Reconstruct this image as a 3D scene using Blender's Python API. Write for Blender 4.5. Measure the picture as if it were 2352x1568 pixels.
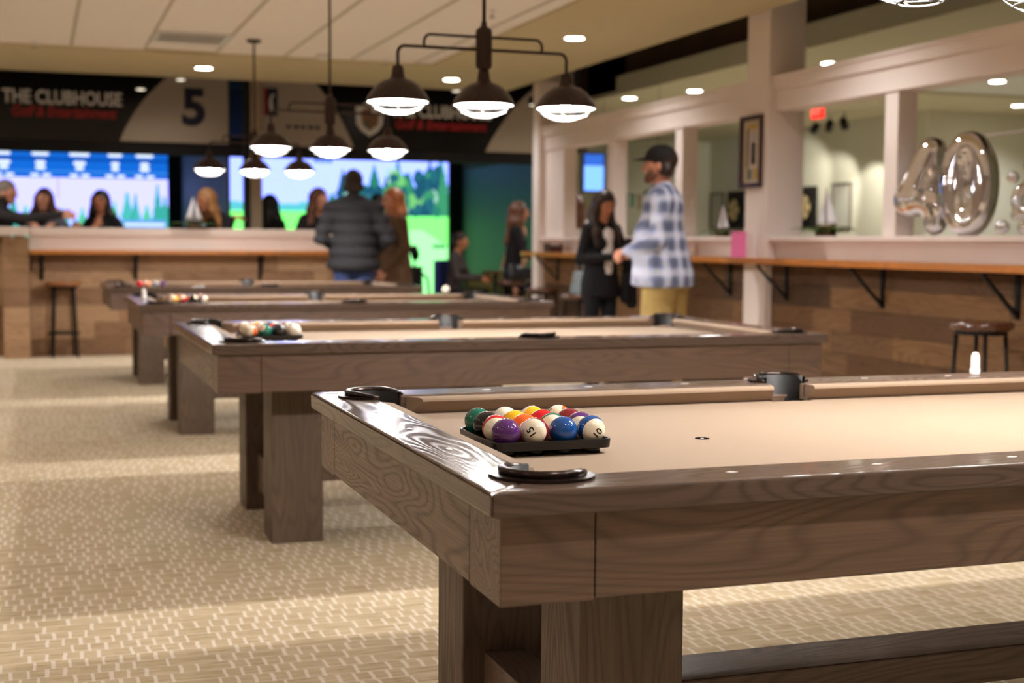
import bpy, bmesh, math, random
import numpy as np
from mathutils import Vector, Matrix, Quaternion

# ------------------------------------------------------------------ reset
for o in list(bpy.data.objects):
    bpy.data.objects.remove(o)
SC = bpy.context.scene
COL = SC.collection
random.seed(7)
PI = math.pi

# ------------------------------------------------------------------ camera
F_PX, YAW, PITCH, ROLL = 3149.144, 0.333634, -0.072798, 0.00674
CAM = Vector((-0.796, -2.08858, 1.17648))
fw = Vector((math.sin(YAW) * math.cos(PITCH), math.cos(YAW) * math.cos(PITCH), math.sin(PITCH)))
rt = Vector((math.cos(YAW), -math.sin(YAW), 0))
up = rt.cross(fw)
r2 = math.cos(ROLL) * rt + math.sin(ROLL) * up
u2 = -math.sin(ROLL) * rt + math.cos(ROLL) * up
cam = bpy.data.cameras.new('camera')
camo = bpy.data.objects.new('camera', cam)
COL.objects.link(camo)
M = Matrix((r2, u2, -fw)).transposed().to_4x4()
M.translation = CAM
camo.matrix_world = M
cam.sensor_width = 36.0
cam.sensor_fit = 'HORIZONTAL'
cam.lens = F_PX / 2352 * 36
cam.clip_start = 0.05
cam.clip_end = 100
cam.dof.use_dof = True
cam.dof.focus_distance = 2.78
cam.dof.aperture_fstop = 3.5
cam.dof.aperture_blades = 0
SC.camera = camo

# ------------------------------------------------------------------ world, exposure
w = bpy.data.worlds.new('world')
SC.world = w
w.use_nodes = True
w.node_tree.nodes['Background'].inputs[0].default_value = (1.0, 0.88, 0.75, 1)
w.node_tree.nodes['Background'].inputs[1].default_value = 0.0
vs = SC.view_settings
vs.view_transform = 'Standard'
vs.look = 'None'
vs.gamma = 1.0
vs.use_curve_mapping = False
vs.exposure = 0.96

BULB_W = 1020.0      # radiance of the lamp bulbs
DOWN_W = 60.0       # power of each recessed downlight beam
SCREEN_W = 0.70     # radiance scale of the golf screens

# ------------------------------------------------------------------ colour and material helpers
def lin(c):
    return tuple((x / 255 / 12.92) if x / 255 <= 0.04045 else ((x / 255 + 0.055) / 1.055) ** 2.4 for x in c)

MATS = {}
def mat(name, rgb, rough=0.5, metal=0.0, spec=0.5, coat=0.0, noise=0.0, nscale=20.0, bump=0.0, bscale=200.0, srgb=True, trans=0.0, ior=1.45, sheen=0.0):
    if name in MATS:
        return MATS[name]
    m = bpy.data.materials.new(name)
    m.use_nodes = True
    nt = m.node_tree
    b = nt.nodes['Principled BSDF']
    c = lin(rgb) if srgb else rgb
    b.inputs['Base Color'].default_value = (*c, 1)
    b.inputs['Roughness'].default_value = rough
    b.inputs['Metallic'].default_value = metal
    b.inputs['Specular IOR Level'].default_value = spec
    b.inputs['Coat Weight'].default_value = coat
    b.inputs['Coat Roughness'].default_value = 0.08
    b.inputs['Transmission Weight'].default_value = trans
    b.inputs['IOR'].default_value = ior
    b.inputs['Sheen Weight'].default_value = sheen
    if noise > 0 or bump > 0:
        tc = nt.nodes.new('ShaderNodeTexCoord')
    if noise > 0:
        n = nt.nodes.new('ShaderNodeTexNoise')
        n.inputs['Scale'].default_value = nscale
        n.inputs['Detail'].default_value = 4
        nt.links.new(tc.outputs['Object'], n.inputs['Vector'])
        r = nt.nodes.new('ShaderNodeValToRGB')
        r.color_ramp.elements[0].position = 0.3
        r.color_ramp.elements[1].position = 0.7
        r.color_ramp.elements[0].color = (*[x * (1 - noise) for x in c], 1)
        r.color_ramp.elements[1].color = (*[min(1, x * (1 + noise)) for x in c], 1)
        nt.links.new(n.outputs['Fac'], r.inputs['Fac'])
        nt.links.new(r.outputs['Color'], b.inputs['Base Color'])
    if bump > 0:
        n2 = nt.nodes.new('ShaderNodeTexNoise')
        n2.inputs['Scale'].default_value = bscale
        nt.links.new(tc.outputs['Object'], n2.inputs['Vector'])
        bp = nt.nodes.new('ShaderNodeBump')
        bp.inputs['Strength'].default_value = bump
        bp.inputs['Distance'].default_value = 0.002
        nt.links.new(n2.outputs['Fac'], bp.inputs['Height'])
        nt.links.new(bp.outputs['Normal'], b.inputs['Normal'])
    MATS[name] = m
    return m

def emit(name, rgb, s=1.0, srgb=True):
    if name in MATS:
        return MATS[name]
    m = bpy.data.materials.new(name)
    m.use_nodes = True
    nt = m.node_tree
    nt.nodes.remove(nt.nodes['Principled BSDF'])
    e = nt.nodes.new('ShaderNodeEmission')
    c = lin(rgb) if srgb else rgb
    e.inputs['Color'].default_value = (*c, 1)
    e.inputs['Strength'].default_value = s
    nt.links.new(e.outputs[0], nt.nodes['Material Output'].inputs[0])
    MATS[name] = m
    return m

class G:
    """tiny node-graph writer"""
    def __init__(s, name):
        s.m = bpy.data.materials.new(name)
        s.m.use_nodes = True
        s.nt = s.m.node_tree
        s.b = s.nt.nodes['Principled BSDF']
        MATS[name] = s.m
    def n(s, t, **kw):
        x = s.nt.nodes.new(t)
        for k, v in kw.items():
            setattr(x, k, v)
        return x
    def l(s, a, b):
        s.nt.links.new(a, b)
    def put(s, v, sock):
        if isinstance(v, (int, float)):
            sock.default_value = v
        elif isinstance(v, tuple):
            sock.default_value = (*v, 1) if len(v) == 3 and sock.type == 'RGBA' else v
        else:
            s.l(v, sock)
    def math(s, op, a, b=0.0, c=0.0):
        x = s.n('ShaderNodeMath', operation=op)
        s.put(a, x.inputs[0]); s.put(b, x.inputs[1]); s.put(c, x.inputs[2])
        return x.outputs[0]
    def mix(s, f, a, b, mode='MIX'):
        x = s.n('ShaderNodeMix', data_type='RGBA', blend_type=mode)
        s.put(f, x.inputs[0]); s.put(a, x.inputs[6]); s.put(b, x.inputs[7])
        return x.outputs[2]
    def coord(s, kind='Object'):
        return s.n('ShaderNodeTexCoord').outputs[kind]
    def mapping(s, v, scale=(1, 1, 1), loc=(0, 0, 0), rot=(0, 0, 0)):
        x = s.n('ShaderNodeMapping')
        x.inputs['Scale'].default_value = scale
        x.inputs['Location'].default_value = loc
        x.inputs['Rotation'].default_value = rot
        s.l(v, x.inputs['Vector'])
        return x.outputs[0]
    def noise(s, v, scale=5.0, detail=3.0, rough=0.5, dist=0.0):
        x = s.n('ShaderNodeTexNoise')
        x.inputs['Scale'].default_value = scale
        x.inputs['Detail'].default_value = detail
        x.inputs['Roughness'].default_value = rough
        x.inputs['Distortion'].default_value = dist
        s.l(v, x.inputs['Vector'])
        return x.outputs['Fac']
    def sep(s, v):
        x = s.n('ShaderNodeSeparateXYZ')
        s.l(v, x.inputs[0])
        return x.outputs
    def ramp(s, f, stops):
        x = s.n('ShaderNodeValToRGB')
        e = x.color_ramp.elements
        while len(e) < len(stops):
            e.new(0.5)
        for i, (p, c) in enumerate(stops):
            e[i].position = p
            e[i].color = (*c, 1) if len(c) == 3 else c
        s.l(f, x.inputs['Fac'])
        return x.outputs['Color']
    def bump(s, h, strength=0.3, dist=0.002):
        x = s.n('ShaderNodeBump')
        x.inputs['Strength'].default_value = strength
        x.inputs['Distance'].default_value = dist
        s.l(h, x.inputs['Height'])
        s.l(x.outputs[0], s.b.inputs['Normal'])

def wood(name, base, axis='x', rough=0.4, contrast=0.55, lines=11.0, stretch=0.55, coat=0.0, spec=0.5, seed=0.0, pale_pores=False, bump=0.15):
    """open-grain timber; axis is the grain direction in object space"""
    if name in MATS:
        return MATS[name]
    g = G(name)
    c = lin(base)
    dark = tuple(x * (1 - contrast) for x in c)
    light = tuple(min(1, x * 1.18) for x in c)
    co = g.coord('Object')
    a, k = stretch * 1.7, 5.2
    sc = {'x': (a, k, k), 'y': (k, a, k), 'z': (k, k, a)}[axis]
    fs = {'x': (3, 260, 260), 'y': (260, 3, 260), 'z': (260, 260, 3)}[axis]
    v = g.mapping(co, scale=sc, loc=(seed, seed * 0.7, seed * 1.3))
    n1 = g.noise(v, 1.0, 2.0, 0.45, 0.35)
    ring = g.math('FRACT', g.math('MULTIPLY', n1, lines * 2.4))
    tri = g.math('ABSOLUTE', g.math('SUBTRACT', ring, 0.5))
    tri = g.math('MULTIPLY', tri, 2.0)
    lin_m = g.ramp(tri, [(0.0, (1, 1, 1)), (0.25, (0.55, 0.55, 0.55)), (0.6, (0, 0, 0))])
    fib = g.noise(g.mapping(co, scale=fs), 1.0, 2.0, 0.6)
    blot = g.noise(g.mapping(co, scale=tuple(x * 0.8 for x in sc), loc=(3 + seed, 1, 2)), 1.0, 3.0)
    col = g.mix(g.math('MULTIPLY', lin_m, 0.62), light, dark)
    col = g.mix(g.ramp(fib, [(0.35, (0.0,) * 3), (0.7, (0.45,) * 3)]), col, dark)
    col = g.mix(g.ramp(blot, [(0.35, (0.35,) * 3), (0.65, (0.0,) * 3)]), col, dark)
    g.l(col, g.b.inputs['Base Color'])
    rr = g.math('ADD', g.math('MULTIPLY', fib, rough * 0.9), g.math('ADD', rough * 0.5, g.math('MULTIPLY', lin_m, 0.14)))
    g.l(rr, g.b.inputs['Roughness'])
    g.b.inputs['Coat Weight'].default_value = coat
    g.b.inputs['Coat Roughness'].default_value = 0.12
    g.b.inputs['Specular IOR Level'].default_value = spec
    hh = g.math('ADD', g.math('MULTIPLY', fib, 0.35), g.math('MULTIPLY', lin_m, -0.8))
    g.bump(hh, bump, 0.0012)
    return g.m

# ------------------------------------------------------------------ mesh helpers
class MB:
    def __init__(s):
        s.v = []; s.f = []; s.mi = []; s.cur = 0
    def add(s, vs, fs):
        o = len(s.v)
        s.v += [tuple(p) for p in vs]
        for f in fs:
            s.f.append([o + i for i in f]); s.mi.append(s.cur)
        return s
    def box(s, x0, x1, y0, y1, z0, z1):
        if x0 > x1: x0, x1 = x1, x0
        if y0 > y1: y0, y1 = y1, y0
        if z0 > z1: z0, z1 = z1, z0
        v = [(x0, y0, z0), (x1, y0, z0), (x1, y1, z0), (x0, y1, z0), (x0, y0, z1), (x1, y0, z1), (x1, y1, z1), (x0, y1, z1)]
        return s.add(v, [(0, 3, 2, 1), (4, 5, 6, 7), (0, 1, 5, 4), (1, 2, 6, 5), (2, 3, 7, 6), (3, 0, 4, 7)])
    def prism(s, poly, z0, z1, plane='xy'):
        """poly counter-clockwise in its plane, extruded from z0 to z1 along the third axis"""
        n = len(poly)
        ar = sum(poly[i][0] * poly[(i + 1) % n][1] - poly[(i + 1) % n][0] * poly[i][1] for i in range(n))
        if ar < 0: poly = poly[::-1]
        if plane == 'xy': P = lambda a, b, c: (a, b, c)
        elif plane == 'xz': P = lambda a, b, c: (a, -c, b)
        else: P = lambda a, b, c: (c, a, b)
        v = [P(a, b, z0) for a, b in poly] + [P(a, b, z1) for a, b in poly]
        f = [tuple(range(n))[::-1], tuple(range(n, 2 * n))]
        for i in range(n):
            j = (i + 1) % n
            f.append((i, j, n + j, n + i))
        return s.add(v, f)
    def lathe(s, prof, n=24, c=(0, 0, 0), cap0=False, cap1=False, a0=0.0, a1=2 * PI):
        full = abs(a1 - a0 - 2 * PI) < 1e-6
        m = n if full else n + 1
        v = []
        for r, z in prof:
            for i in range(m):
                t = a0 + (a1 - a0) * i / n
                v.append((c[0] + r * math.cos(t), c[1] + r * math.sin(t), c[2] + z))
        f = []
        for k in range(len(prof) - 1):
            for i in range(n):
                j = (i + 1) % m
                f.append((k * m + i, k * m + j, (k + 1) * m + j, (k + 1) * m + i))
        if cap0: f.append(tuple(range(m))[::-1])
        if cap1: f.append(tuple((len(prof) - 1) * m + i for i in range(m)))
        return s.add(v, f)
    def tube(s, path, r, n=8, closed=False, caps=True):
        path = [Vector(p) for p in path]
        m = len(path)
        rs = r if isinstance(r, (list, tuple)) else [r] * m
        v = []; prev = None
        for i, p in enumerate(path):
            if closed: d = path[(i + 1) % m] - path[i - 1]
            elif i == 0: d = path[1] - path[0]
            elif i == m - 1: d = path[-1] - path[-2]
            else: d = (path[i + 1] - p).normalized() + (p - path[i - 1]).normalized()
            d.normalize()
            if prev is None:
                a = Vector((0, 0, 1)) if abs(d.z) < 0.9 else Vector((1, 0, 0))
                e1 = d.cross(a).normalized()
            else:
                e1 = (prev - d * prev.dot(d)).normalized()
            prev = e1
            e2 = d.cross(e1)
            for k in range(n):
                t = 2 * PI * k / n
                v.append(p + (e1 * math.cos(t) + e2 * math.sin(t)) * rs[i])
        f = []
        for i in range(m if closed else m - 1):
            i2 = (i + 1) % m
            for k in range(n):
                k2 = (k + 1) % n
                f.append((i * n + k, i * n + k2, i2 * n + k2, i2 * n + k))
        if caps and not closed:
            f.append(tuple(range(n))[::-1]); f.append(tuple((m - 1) * n + k for k in range(n)))
        return s.add(v, f)
    def sphere(s, c, r, nu=24, nv=16):
        rx, ry, rz = (r, r, r) if isinstance(r, (int, float)) else r
        v = [(c[0], c[1], c[2] - rz)]
        for j in range(1, nv):
            t = -PI / 2 + PI * j / nv
            for i in range(nu):
                a = 2 * PI * i / nu
                v.append((c[0] + rx * math.cos(t) * math.cos(a), c[1] + ry * math.cos(t) * math.sin(a), c[2] + rz * math.sin(t)))
        v.append((c[0], c[1], c[2] + rz))
        f = []
        for i in range(nu):
            f.append((0, 1 + (i + 1) % nu, 1 + i))
        for j in range(nv - 2):
            for i in range(nu):
                a = 1 + j * nu + i; b = 1 + j * nu + (i + 1) % nu
                f.append((a, b, b + nu, a + nu))
        t = len(v) - 1
        for i in range(nu):
            f.append((t, t - nu + i, t - nu + (i + 1) % nu))
        return s.add(v, f)
    def build(s, name, material, parent=None, smooth=False, bevel=0.0, seg=2, loc=None):
        me = bpy.data.meshes.new(name)
        me.from_pydata(s.v, [], s.f)
        ms = material if isinstance(material, (list, tuple)) else [material]
        for m in ms: me.materials.append(m)
        if len(ms) > 1: me.polygons.foreach_set('material_index', s.mi)
        if smooth:
            me.polygons.foreach_set('use_smooth', [True] * len(me.polygons))
        me.update()
        o = bpy.data.objects.new(name, me)
        COL.objects.link(o)
        if parent is not None: o.parent = parent
        if loc is not None: o.location = loc
        if bevel > 0:
            b = o.modifiers.new('bevel', 'BEVEL')
            b.width = bevel; b.segments = seg; b.limit_method = 'ANGLE'; b.angle_limit = math.radians(40)
            b.harden_normals = False
        return o

def smooth_angle(o, deg=35):
    me = o.data
    me.polygons.foreach_set('use_smooth', [True] * len(me.polygons))
    bm = bmesh.new(); bm.from_mesh(me)
    for e in bm.edges:
        e.smooth = len(e.link_faces) == 2 and e.calc_face_angle(0) < math.radians(deg)
    bm.to_mesh(me); bm.free()
    return o

def tag(o, label=None, cat=None, group=None, kind=None):
    if label: o['label'] = label
    if cat: o['category'] = cat
    if group: o['group'] = group
    if kind: o['kind'] = kind
    return o

def empty(name, loc=(0, 0, 0), rz=0.0):
    o = bpy.data.objects.new(name, None)
    o.empty_display_size = 0.1
    COL.objects.link(o)
    o.location = loc; o.rotation_euler = (0, 0, rz)
    return o

def thing(name, label, cat, loc=(0, 0, 0), rz=0.0, group=None):
    return tag(empty(name, loc, rz), label, cat, group)

KIDS = {}
def copy_tree(o, parent=None):
    c = o.copy(); COL.objects.link(c); c.parent = parent
    for ch in o.children:
        copy_tree(ch, c)
    return c

def share(src, parent, loc, rz=0.0, scale=None):
    c = src.copy(); COL.objects.link(c); c.parent = parent
    c.location = loc; c.rotation_euler = (0, 0, rz)
    if scale: c.scale = scale
    return c

def text_mesh(name, s, size, loc, material, parent=None, shear=0.0, width=None, rot=(PI / 2, 0, 0), bold=0.0, depth=0.002, spacing=1.0):
    cu = bpy.data.curves.new(name, 'FONT')
    cu.body = s; cu.size = size; cu.shear = shear; cu.extrude = depth; cu.offset = bold
    cu.align_x = 'CENTER'; cu.align_y = 'CENTER'; cu.space_character = spacing
    cu.resolution_u = 4
    t = bpy.data.objects.new(name + '_curve', cu)
    COL.objects.link(t)
    dg = bpy.context.evaluated_depsgraph_get()
    me = bpy.data.meshes.new_from_object(t.evaluated_get(dg))
    bpy.data.objects.remove(t); bpy.data.curves.remove(cu)
    me.name = name
    me.materials.clear(); me.materials.append(material)
    o = bpy.data.objects.new(name, me)
    COL.objects.link(o)
    if width:
        xs = [v.co.x for v in me.vertices]
        k = width / (max(xs) - min(xs))
        for v in me.vertices: v.co.x *= k
    o.location = loc; o.rotation_euler = rot
    if parent is not None: o.parent = parent
    return o

# ------------------------------------------------------------------ signed-distance bodies (people, hair, balloons)
def surf_nets(d, origin, h):
    s = d < 0
    nx, ny, nz = d.shape
    cnt = np.zeros((nx - 1, ny - 1, nz - 1), np.int8)
    for i in (0, 1):
        for j in (0, 1):
            for k in (0, 1):
                cnt += s[i:nx - 1 + i, j:ny - 1 + j, k:nz - 1 + k]
    act = (cnt > 0) & (cnt < 8)
    idx = -np.ones(act.shape, np.int64)
    C = np.argwhere(act)
    idx[act] = np.arange(len(C))
    acc = np.zeros((len(C), 3)); num = np.zeros(len(C))
    offs = [(i, j, k) for i in (0, 1) for j in (0, 1) for k in (0, 1)]
    for a in offs:
        for ax in range(3):
            if a[ax] == 1: continue
            b = list(a); b[ax] = 1
            A = C + np.array(a); B = C + np.array(b)
            da = d[A[:, 0], A[:, 1], A[:, 2]]; db = d[B[:, 0], B[:, 1], B[:, 2]]
            cr = (da < 0) != (db < 0)
            t = np.where(cr, da / np.where(np.abs(da - db) < 1e-12, 1, da - db), 0)
            p = np.tile(np.array(a, float), (len(C), 1)); p[:, ax] += t
            acc += np.where(cr[:, None], p, 0); num += cr
    V = (C + acc / np.maximum(num, 1)[:, None]) * h + np.array(origin)
    F = []
    for ax in range(3):
        o1, o2 = [(1, 2), (2, 0), (0, 1)][ax]
        sl = [slice(None)] * 3; sl2 = [slice(None)] * 3
        sl[ax] = slice(0, -1); sl2[ax] = slice(1, None)
        s0 = s[tuple(sl)]; s1 = s[tuple(sl2)]
        E = np.argwhere(s0 != s1)
        ok = (E[:, o1] > 0) & (E[:, o2] > 0) & (E[:, o1] < d.shape[o1] - 1) & (E[:, o2] < d.shape[o2] - 1)
        E = E[ok]
        if len(E) == 0: continue
        e1 = np.zeros(3, int); e1[o1] = 1
        e2 = np.zeros(3, int); e2[o2] = 1
        def g(q): return idx[q[:, 0], q[:, 1], q[:, 2]]
        q = np.stack([g(E - e1 - e2), g(E - e2), g(E), g(E - e1)], 1)
        flip = ~s0[E[:, 0], E[:, 1], E[:, 2]]
        q[flip] = q[flip][:, ::-1]
        F.append(q)
    return V, np.concatenate(F), C

class SDF:
    """smooth union of tapered capsules and ellipsoids, each with a material slot"""
    def __init__(s, h=0.01):
        s.p = []; s.h = h; s.cuts = []
    def cone(s, a, b, ra, rb=None, m=0, k=0.02, flat=(1, 1, 1), rip=None, clip=None):
        s.p.append(('c', np.array(a, float), np.array(b, float), ra, ra if rb is None else rb, m, k, np.array(flat, float), rip, clip))
    def ell(s, c, r, m=0, k=0.015):
        s.p.append(('e', np.array(c, float), np.array(r, float), 0, 0, m, k, None, None, None))
    def cut(s, c, r):
        s.cuts.append((np.array(c, float), np.array(r, float)))
    def bounds(s):
        lo = np.full(3, 1e9); hi = -lo
        for t in s.p:
            if t[0] == 'c':
                R = max(t[3], t[4]) * np.maximum(t[7], 1) + 0.02
                lo = np.minimum(lo, np.minimum(t[1], t[2]) - R); hi = np.maximum(hi, np.maximum(t[1], t[2]) + R)
            else:
                lo = np.minimum(lo, t[1] - t[2] - 0.02); hi = np.maximum(hi, t[1] + t[2] + 0.02)
        return lo - 2 * s.h, hi + 2 * s.h
    def mesh(s, smooth_it=1):
        lo, hi = s.bounds(); h = s.h
        n = np.ceil((hi - lo) / h).astype(int) + 1
        d = np.full(n, 0.5, np.float32); md = np.full(n, 9.0, np.float32); mi = np.zeros(n, np.int16)
        ax = [lo[i] + h * np.arange(n[i]) for i in range(3)]
        for t in s.p:
            k = t[6]; mg = k + 3 * h
            if t[0] == 'c':
                R = max(t[3], t[4]) * np.maximum(t[7], 1) + mg
                a0 = np.minimum(t[1], t[2]) - R; a1 = np.maximum(t[1], t[2]) + R
            else:
                a0 = t[1] - t[2] - mg; a1 = t[1] + t[2] + mg
            i0 = np.clip(np.floor((a0 - lo) / h).astype(int), 0, n); i1 = np.clip(np.ceil((a1 - lo) / h).astype(int) + 1, 0, n)
            S = tuple(slice(i0[q], i1[q]) for q in range(3))
            X, Y, Z = np.meshgrid(ax[0][S[0]], ax[1][S[1]], ax[2][S[2]], indexing='ij')
            if t[0] == 'c':
                f = t[7]
                a = t[1]; ba = (t[2] - a) / f
                px, py, pz = (X - a[0]) / f[0], (Y - a[1]) / f[1], (Z - a[2]) / f[2]
                L = max(ba @ ba, 1e-9)
                tt = np.clip((px * ba[0] + py * ba[1] + pz * ba[2]) / L, 0, 1)
                e = np.sqrt((px - tt * ba[0]) ** 2 + (py - tt * ba[1]) ** 2 + (pz - tt * ba[2]) ** 2) - (t[3] + (t[4] - t[3]) * tt)
                e = e * min(f.min(), 1.0)
                if t[9] is not None: e = np.maximum(e, t[9] - Z)
                if t[8]: e = e - t[8][1] * np.abs(np.sin(PI * (Z - t[8][2]) / t[8][0]))
            else:
                c, r = t[1], t[2]
                q = np.sqrt(((X - c[0]) / r[0]) ** 2 + ((Y - c[1]) / r[1]) ** 2 + ((Z - c[2]) / r[2]) ** 2)
                e = (q - 1) * r.min()
            D = d[S]
            hh = np.clip(0.5 + 0.5 * (D - e) / k, 0, 1)
            d[S] = D * (1 - hh) + e * hh - k * hh * (1 - hh)
            better = e < md[S]
            md[S] = np.where(better, e, md[S]); mi[S] = np.where(better, t[5], mi[S])
        for c, r in s.cuts:
            X, Y, Z = np.meshgrid(*ax, indexing='ij')
            q = np.sqrt(((X - c[0]) / r[0]) ** 2 + ((Y - c[1]) / r[1]) ** 2 + ((Z - c[2]) / r[2]) ** 2)
            d = np.maximum(d, -(q - 1) * r.min())
        V, F, C = surf_nets(d, lo, h)
        for _ in range(smooth_it):
            A = np.zeros_like(V); N = np.zeros(len(V))
            for i in range(4):
                for j in (1, 3):
                    np.add.at(A, F[:, i], V[F[:, (i + j) % 4]]); np.add.at(N, F[:, i], 1)
            V = V * 0.5 + 0.5 * A / np.maximum(N, 1)[:, None]
        vm = mi[C[:, 0], C[:, 1], C[:, 2]]
        return V, F, vm[F[:, 0]]
    def build(s, name, mats, parent=None, smooth_it=1):
        V, F, fm = s.mesh(smooth_it)
        me = bpy.data.meshes.new(name)
        me.from_pydata(V.tolist(), [], F.tolist())
        for m in mats: me.materials.append(m)
        me.polygons.foreach_set('material_index', fm.astype(np.int32))
        me.polygons.foreach_set('use_smooth', np.ones(len(F), bool))
        me.update()
        o = bpy.data.objects.new(name, me)
        COL.objects.link(o)
        if parent is not None: o.parent = parent
        return o
# ------------------------------------------------------------------ surface materials
def carpet_mat():
    g = G('carpet weave')
    co = g.coord('Object')
    x, y, z = g.sep(co)
    row = g.math('FLOOR', g.math('MULTIPLY', y, 1 / 0.072))
    rnd = g.n('ShaderNodeTexWhiteNoise', noise_dimensions='1D')
    g.l(row, rnd.inputs['W'])
    u = g.math('ADD', g.math('MULTIPLY', x, 1 / 0.046), g.math('MULTIPLY', g.math('FRACT', g.math('MULTIPLY', row, 0.5)), 1.0))
    u = g.math('ADD', u, g.math('MULTIPLY', rnd.outputs['Value'], 0.4))
    u = g.math('ADD', u, g.math('MULTIPLY', g.noise(g.mapping(co, scale=(1, 3, 1)), 5.0, 1.0), 0.22))
    fu = g.math('FRACT', u); iu = g.math('FLOOR', u)
    fv = g.math('FRACT', g.math('MULTIPLY', y, 1 / 0.072))
    w2 = g.n('ShaderNodeTexWhiteNoise', noise_dimensions='2D')
    cx = g.n('ShaderNodeCombineXYZ'); g.l(iu, cx.inputs[0]); g.l(row, cx.inputs[1]); g.l(cx.outputs[0], w2.inputs['Vector'])
    dash = g.math('MULTIPLY', g.math('LESS_THAN', fu, g.math('ADD', 0.14, g.math('MULTIPLY', w2.outputs['Value'], 0.12))), g.math('GREATER_THAN', w2.outputs['Value'], 0.2))
    hline = g.math('MULTIPLY', g.math('LESS_THAN', fv, 0.16), 0.5)
    streak = g.noise(g.mapping(co, scale=(7, 130, 1)), 1.0, 3.0, 0.6)
    blot = g.noise(co, 2.2, 2.0)
    fine = g.noise(co, 420.0, 2.0)
    base = g.mix(g.ramp(streak, [(0.38, (0,) * 3), (0.66, (1,) * 3)]), lin((214, 197, 166)), lin((164, 141, 103)))
    tone = g.mix(g.math('MULTIPLY', w2.outputs['Value'], 0.35), base, lin((220, 199, 166)))
    light = lin((242, 232, 218))
    col = g.mix(g.math('MULTIPLY', hline, 0.55), tone, light)
    col = g.mix(g.math('MULTIPLY', dash, 0.8), col, light)
    col = g.mix(g.math('MULTIPLY', blot, 0.22), col, lin((186, 162, 124)))
    g.l(col, g.b.inputs['Base Color'])
    g.b.inputs['Roughness'].default_value = 0.95
    g.b.inputs['Specular IOR Level'].default_value = 0.15
    h = g.math('ADD', g.math('MULTIPLY', fine, 0.6), g.math('ADD', g.math('MULTIPLY', dash, 0.5), g.math('MULTIPLY', streak, 0.8)))
    g.bump(h, 0.5, 0.004)
    return g.m

def tile_mat():
    g = G('ceiling tile')
    co = g.coord('Object')
    n = g.noise(co, 90.0, 4.0, 0.7)
    col = g.ramp(n, [(0.3, lin((240, 230, 224))), (0.62, lin((252, 246, 240)))])
    g.l(col, g.b.inputs['Base Color'])
    g.b.inputs['Roughness'].default_value = 0.95
    g.bump(n, 0.3, 0.003)
    return g.m

CARPET = carpet_mat()
TILE = tile_mat()
PAINT = mat('trim paint', (234, 219, 211), 0.55, noise=0.02, nscale=3, bump=0.03, bscale=60)
PAINT_PANEL = mat('panel paint', (250, 238, 232), 0.5, noise=0.02, nscale=3)
SOFFIT = mat('soffit paint', (205, 190, 152), 0.8, noise=0.02, nscale=2, bump=0.05, bscale=90)
DARTCEIL = mat('dart ceiling paint', (210, 205, 176), 0.85, noise=0.02, nscale=2)
DARTWALL = mat('dart wall paint', (226, 226, 208), 0.8, noise=0.02, nscale=2, bump=0.04, bscale=80)
BEIGEWALL = mat('beige wall paint', (206, 190, 164), 0.8, noise=0.02, nscale=2)
OLIVE = mat('olive wall paint', (178, 174, 142), 0.8, noise=0.02, nscale=2)
DARK = mat('dark plenum paint', (84, 66, 48), 0.9, noise=0.2, nscale=3)
BLACK = mat('black paint', (18, 17, 20), 0.6)
BLACKMETAL = mat('black metal', (24, 22, 22), 0.45, 0.6)
GRIDW = mat('ceiling grid', (200, 190, 178), 0.6)
PAINT_PANEL = PAINT      # one paint for the whole partition
WHITE = mat('white plastic', (235, 232, 228), 0.4)

def S(o, kind='structure'):
    o['kind'] = kind
    return o

# ------------------------------------------------------------------ floor
m = MB(); m.box(-6.5, 13.2, -7.0, 20.0, -0.10, 0.0)
S(m.build('floor', CARPET))

# ------------------------------------------------------------------ ceiling
CEIL = S(empty('ceiling', (0, 0, 2.85)))
Z0 = 2.85
m = MB()
m.box(2.82, 4.2, -7.0, 12.65, 0.0, 0.30)
m.box(-6.5, 2.82, 10.75, 12.65, 0.0, 0.30)
m.box(-6.5, -5.305, -7.0, 10.75, 0.0, 0.30)
m.build('soffit', SOFFIT, CEIL)
m = MB(); m.box(-5.305, 2.82, -7.0, 10.75, 0.045, 0.06); m.build('ceiling_backing', GRIDW, CEIL)
TW, TL = 0.625, 1.25
m = MB()
xs = [2.82]
x = 2.65
while x > -5.4:
    xs.append(x); m.box(x - 0.012, x + 0.012, -7.0, 10.75, 0.012, 0.044); x -= TW
ys = []
y = 10.75
while y > -7.1:
    ys.append(y); m.box(-5.3, 2.82, y - 0.012, y + 0.012, 0.0405, 0.0435); y -= TL
m.build('ceiling_grid', GRIDW, CEIL)
tm = MB(); tm.box(-TW / 2 + 0.014, TW / 2 - 0.014, -TL / 2 + 0.001, TL / 2 - 0.001, 0.0, 0.022)
t0 = None
for i in range(len(xs) - 1):
    for j in range(len(ys) - 1):
        loc = (xs[i] - TW / 2, ys[j] - TL / 2, 0.018)
        if i == 0:
            q_ = MB(); q_.box(2.665, 2.815, ys[j] - TL + .014, ys[j] - .014, .018, .040); q_.build('ceiling_tile', TILE, CEIL); continue
        if i == 4 and j == 0: continue          # the air grille hangs here
        if t0 is None: t0 = tm.build('ceiling_tile', TILE, CEIL, loc=loc)
        else: share(t0, CEIL, loc)
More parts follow.
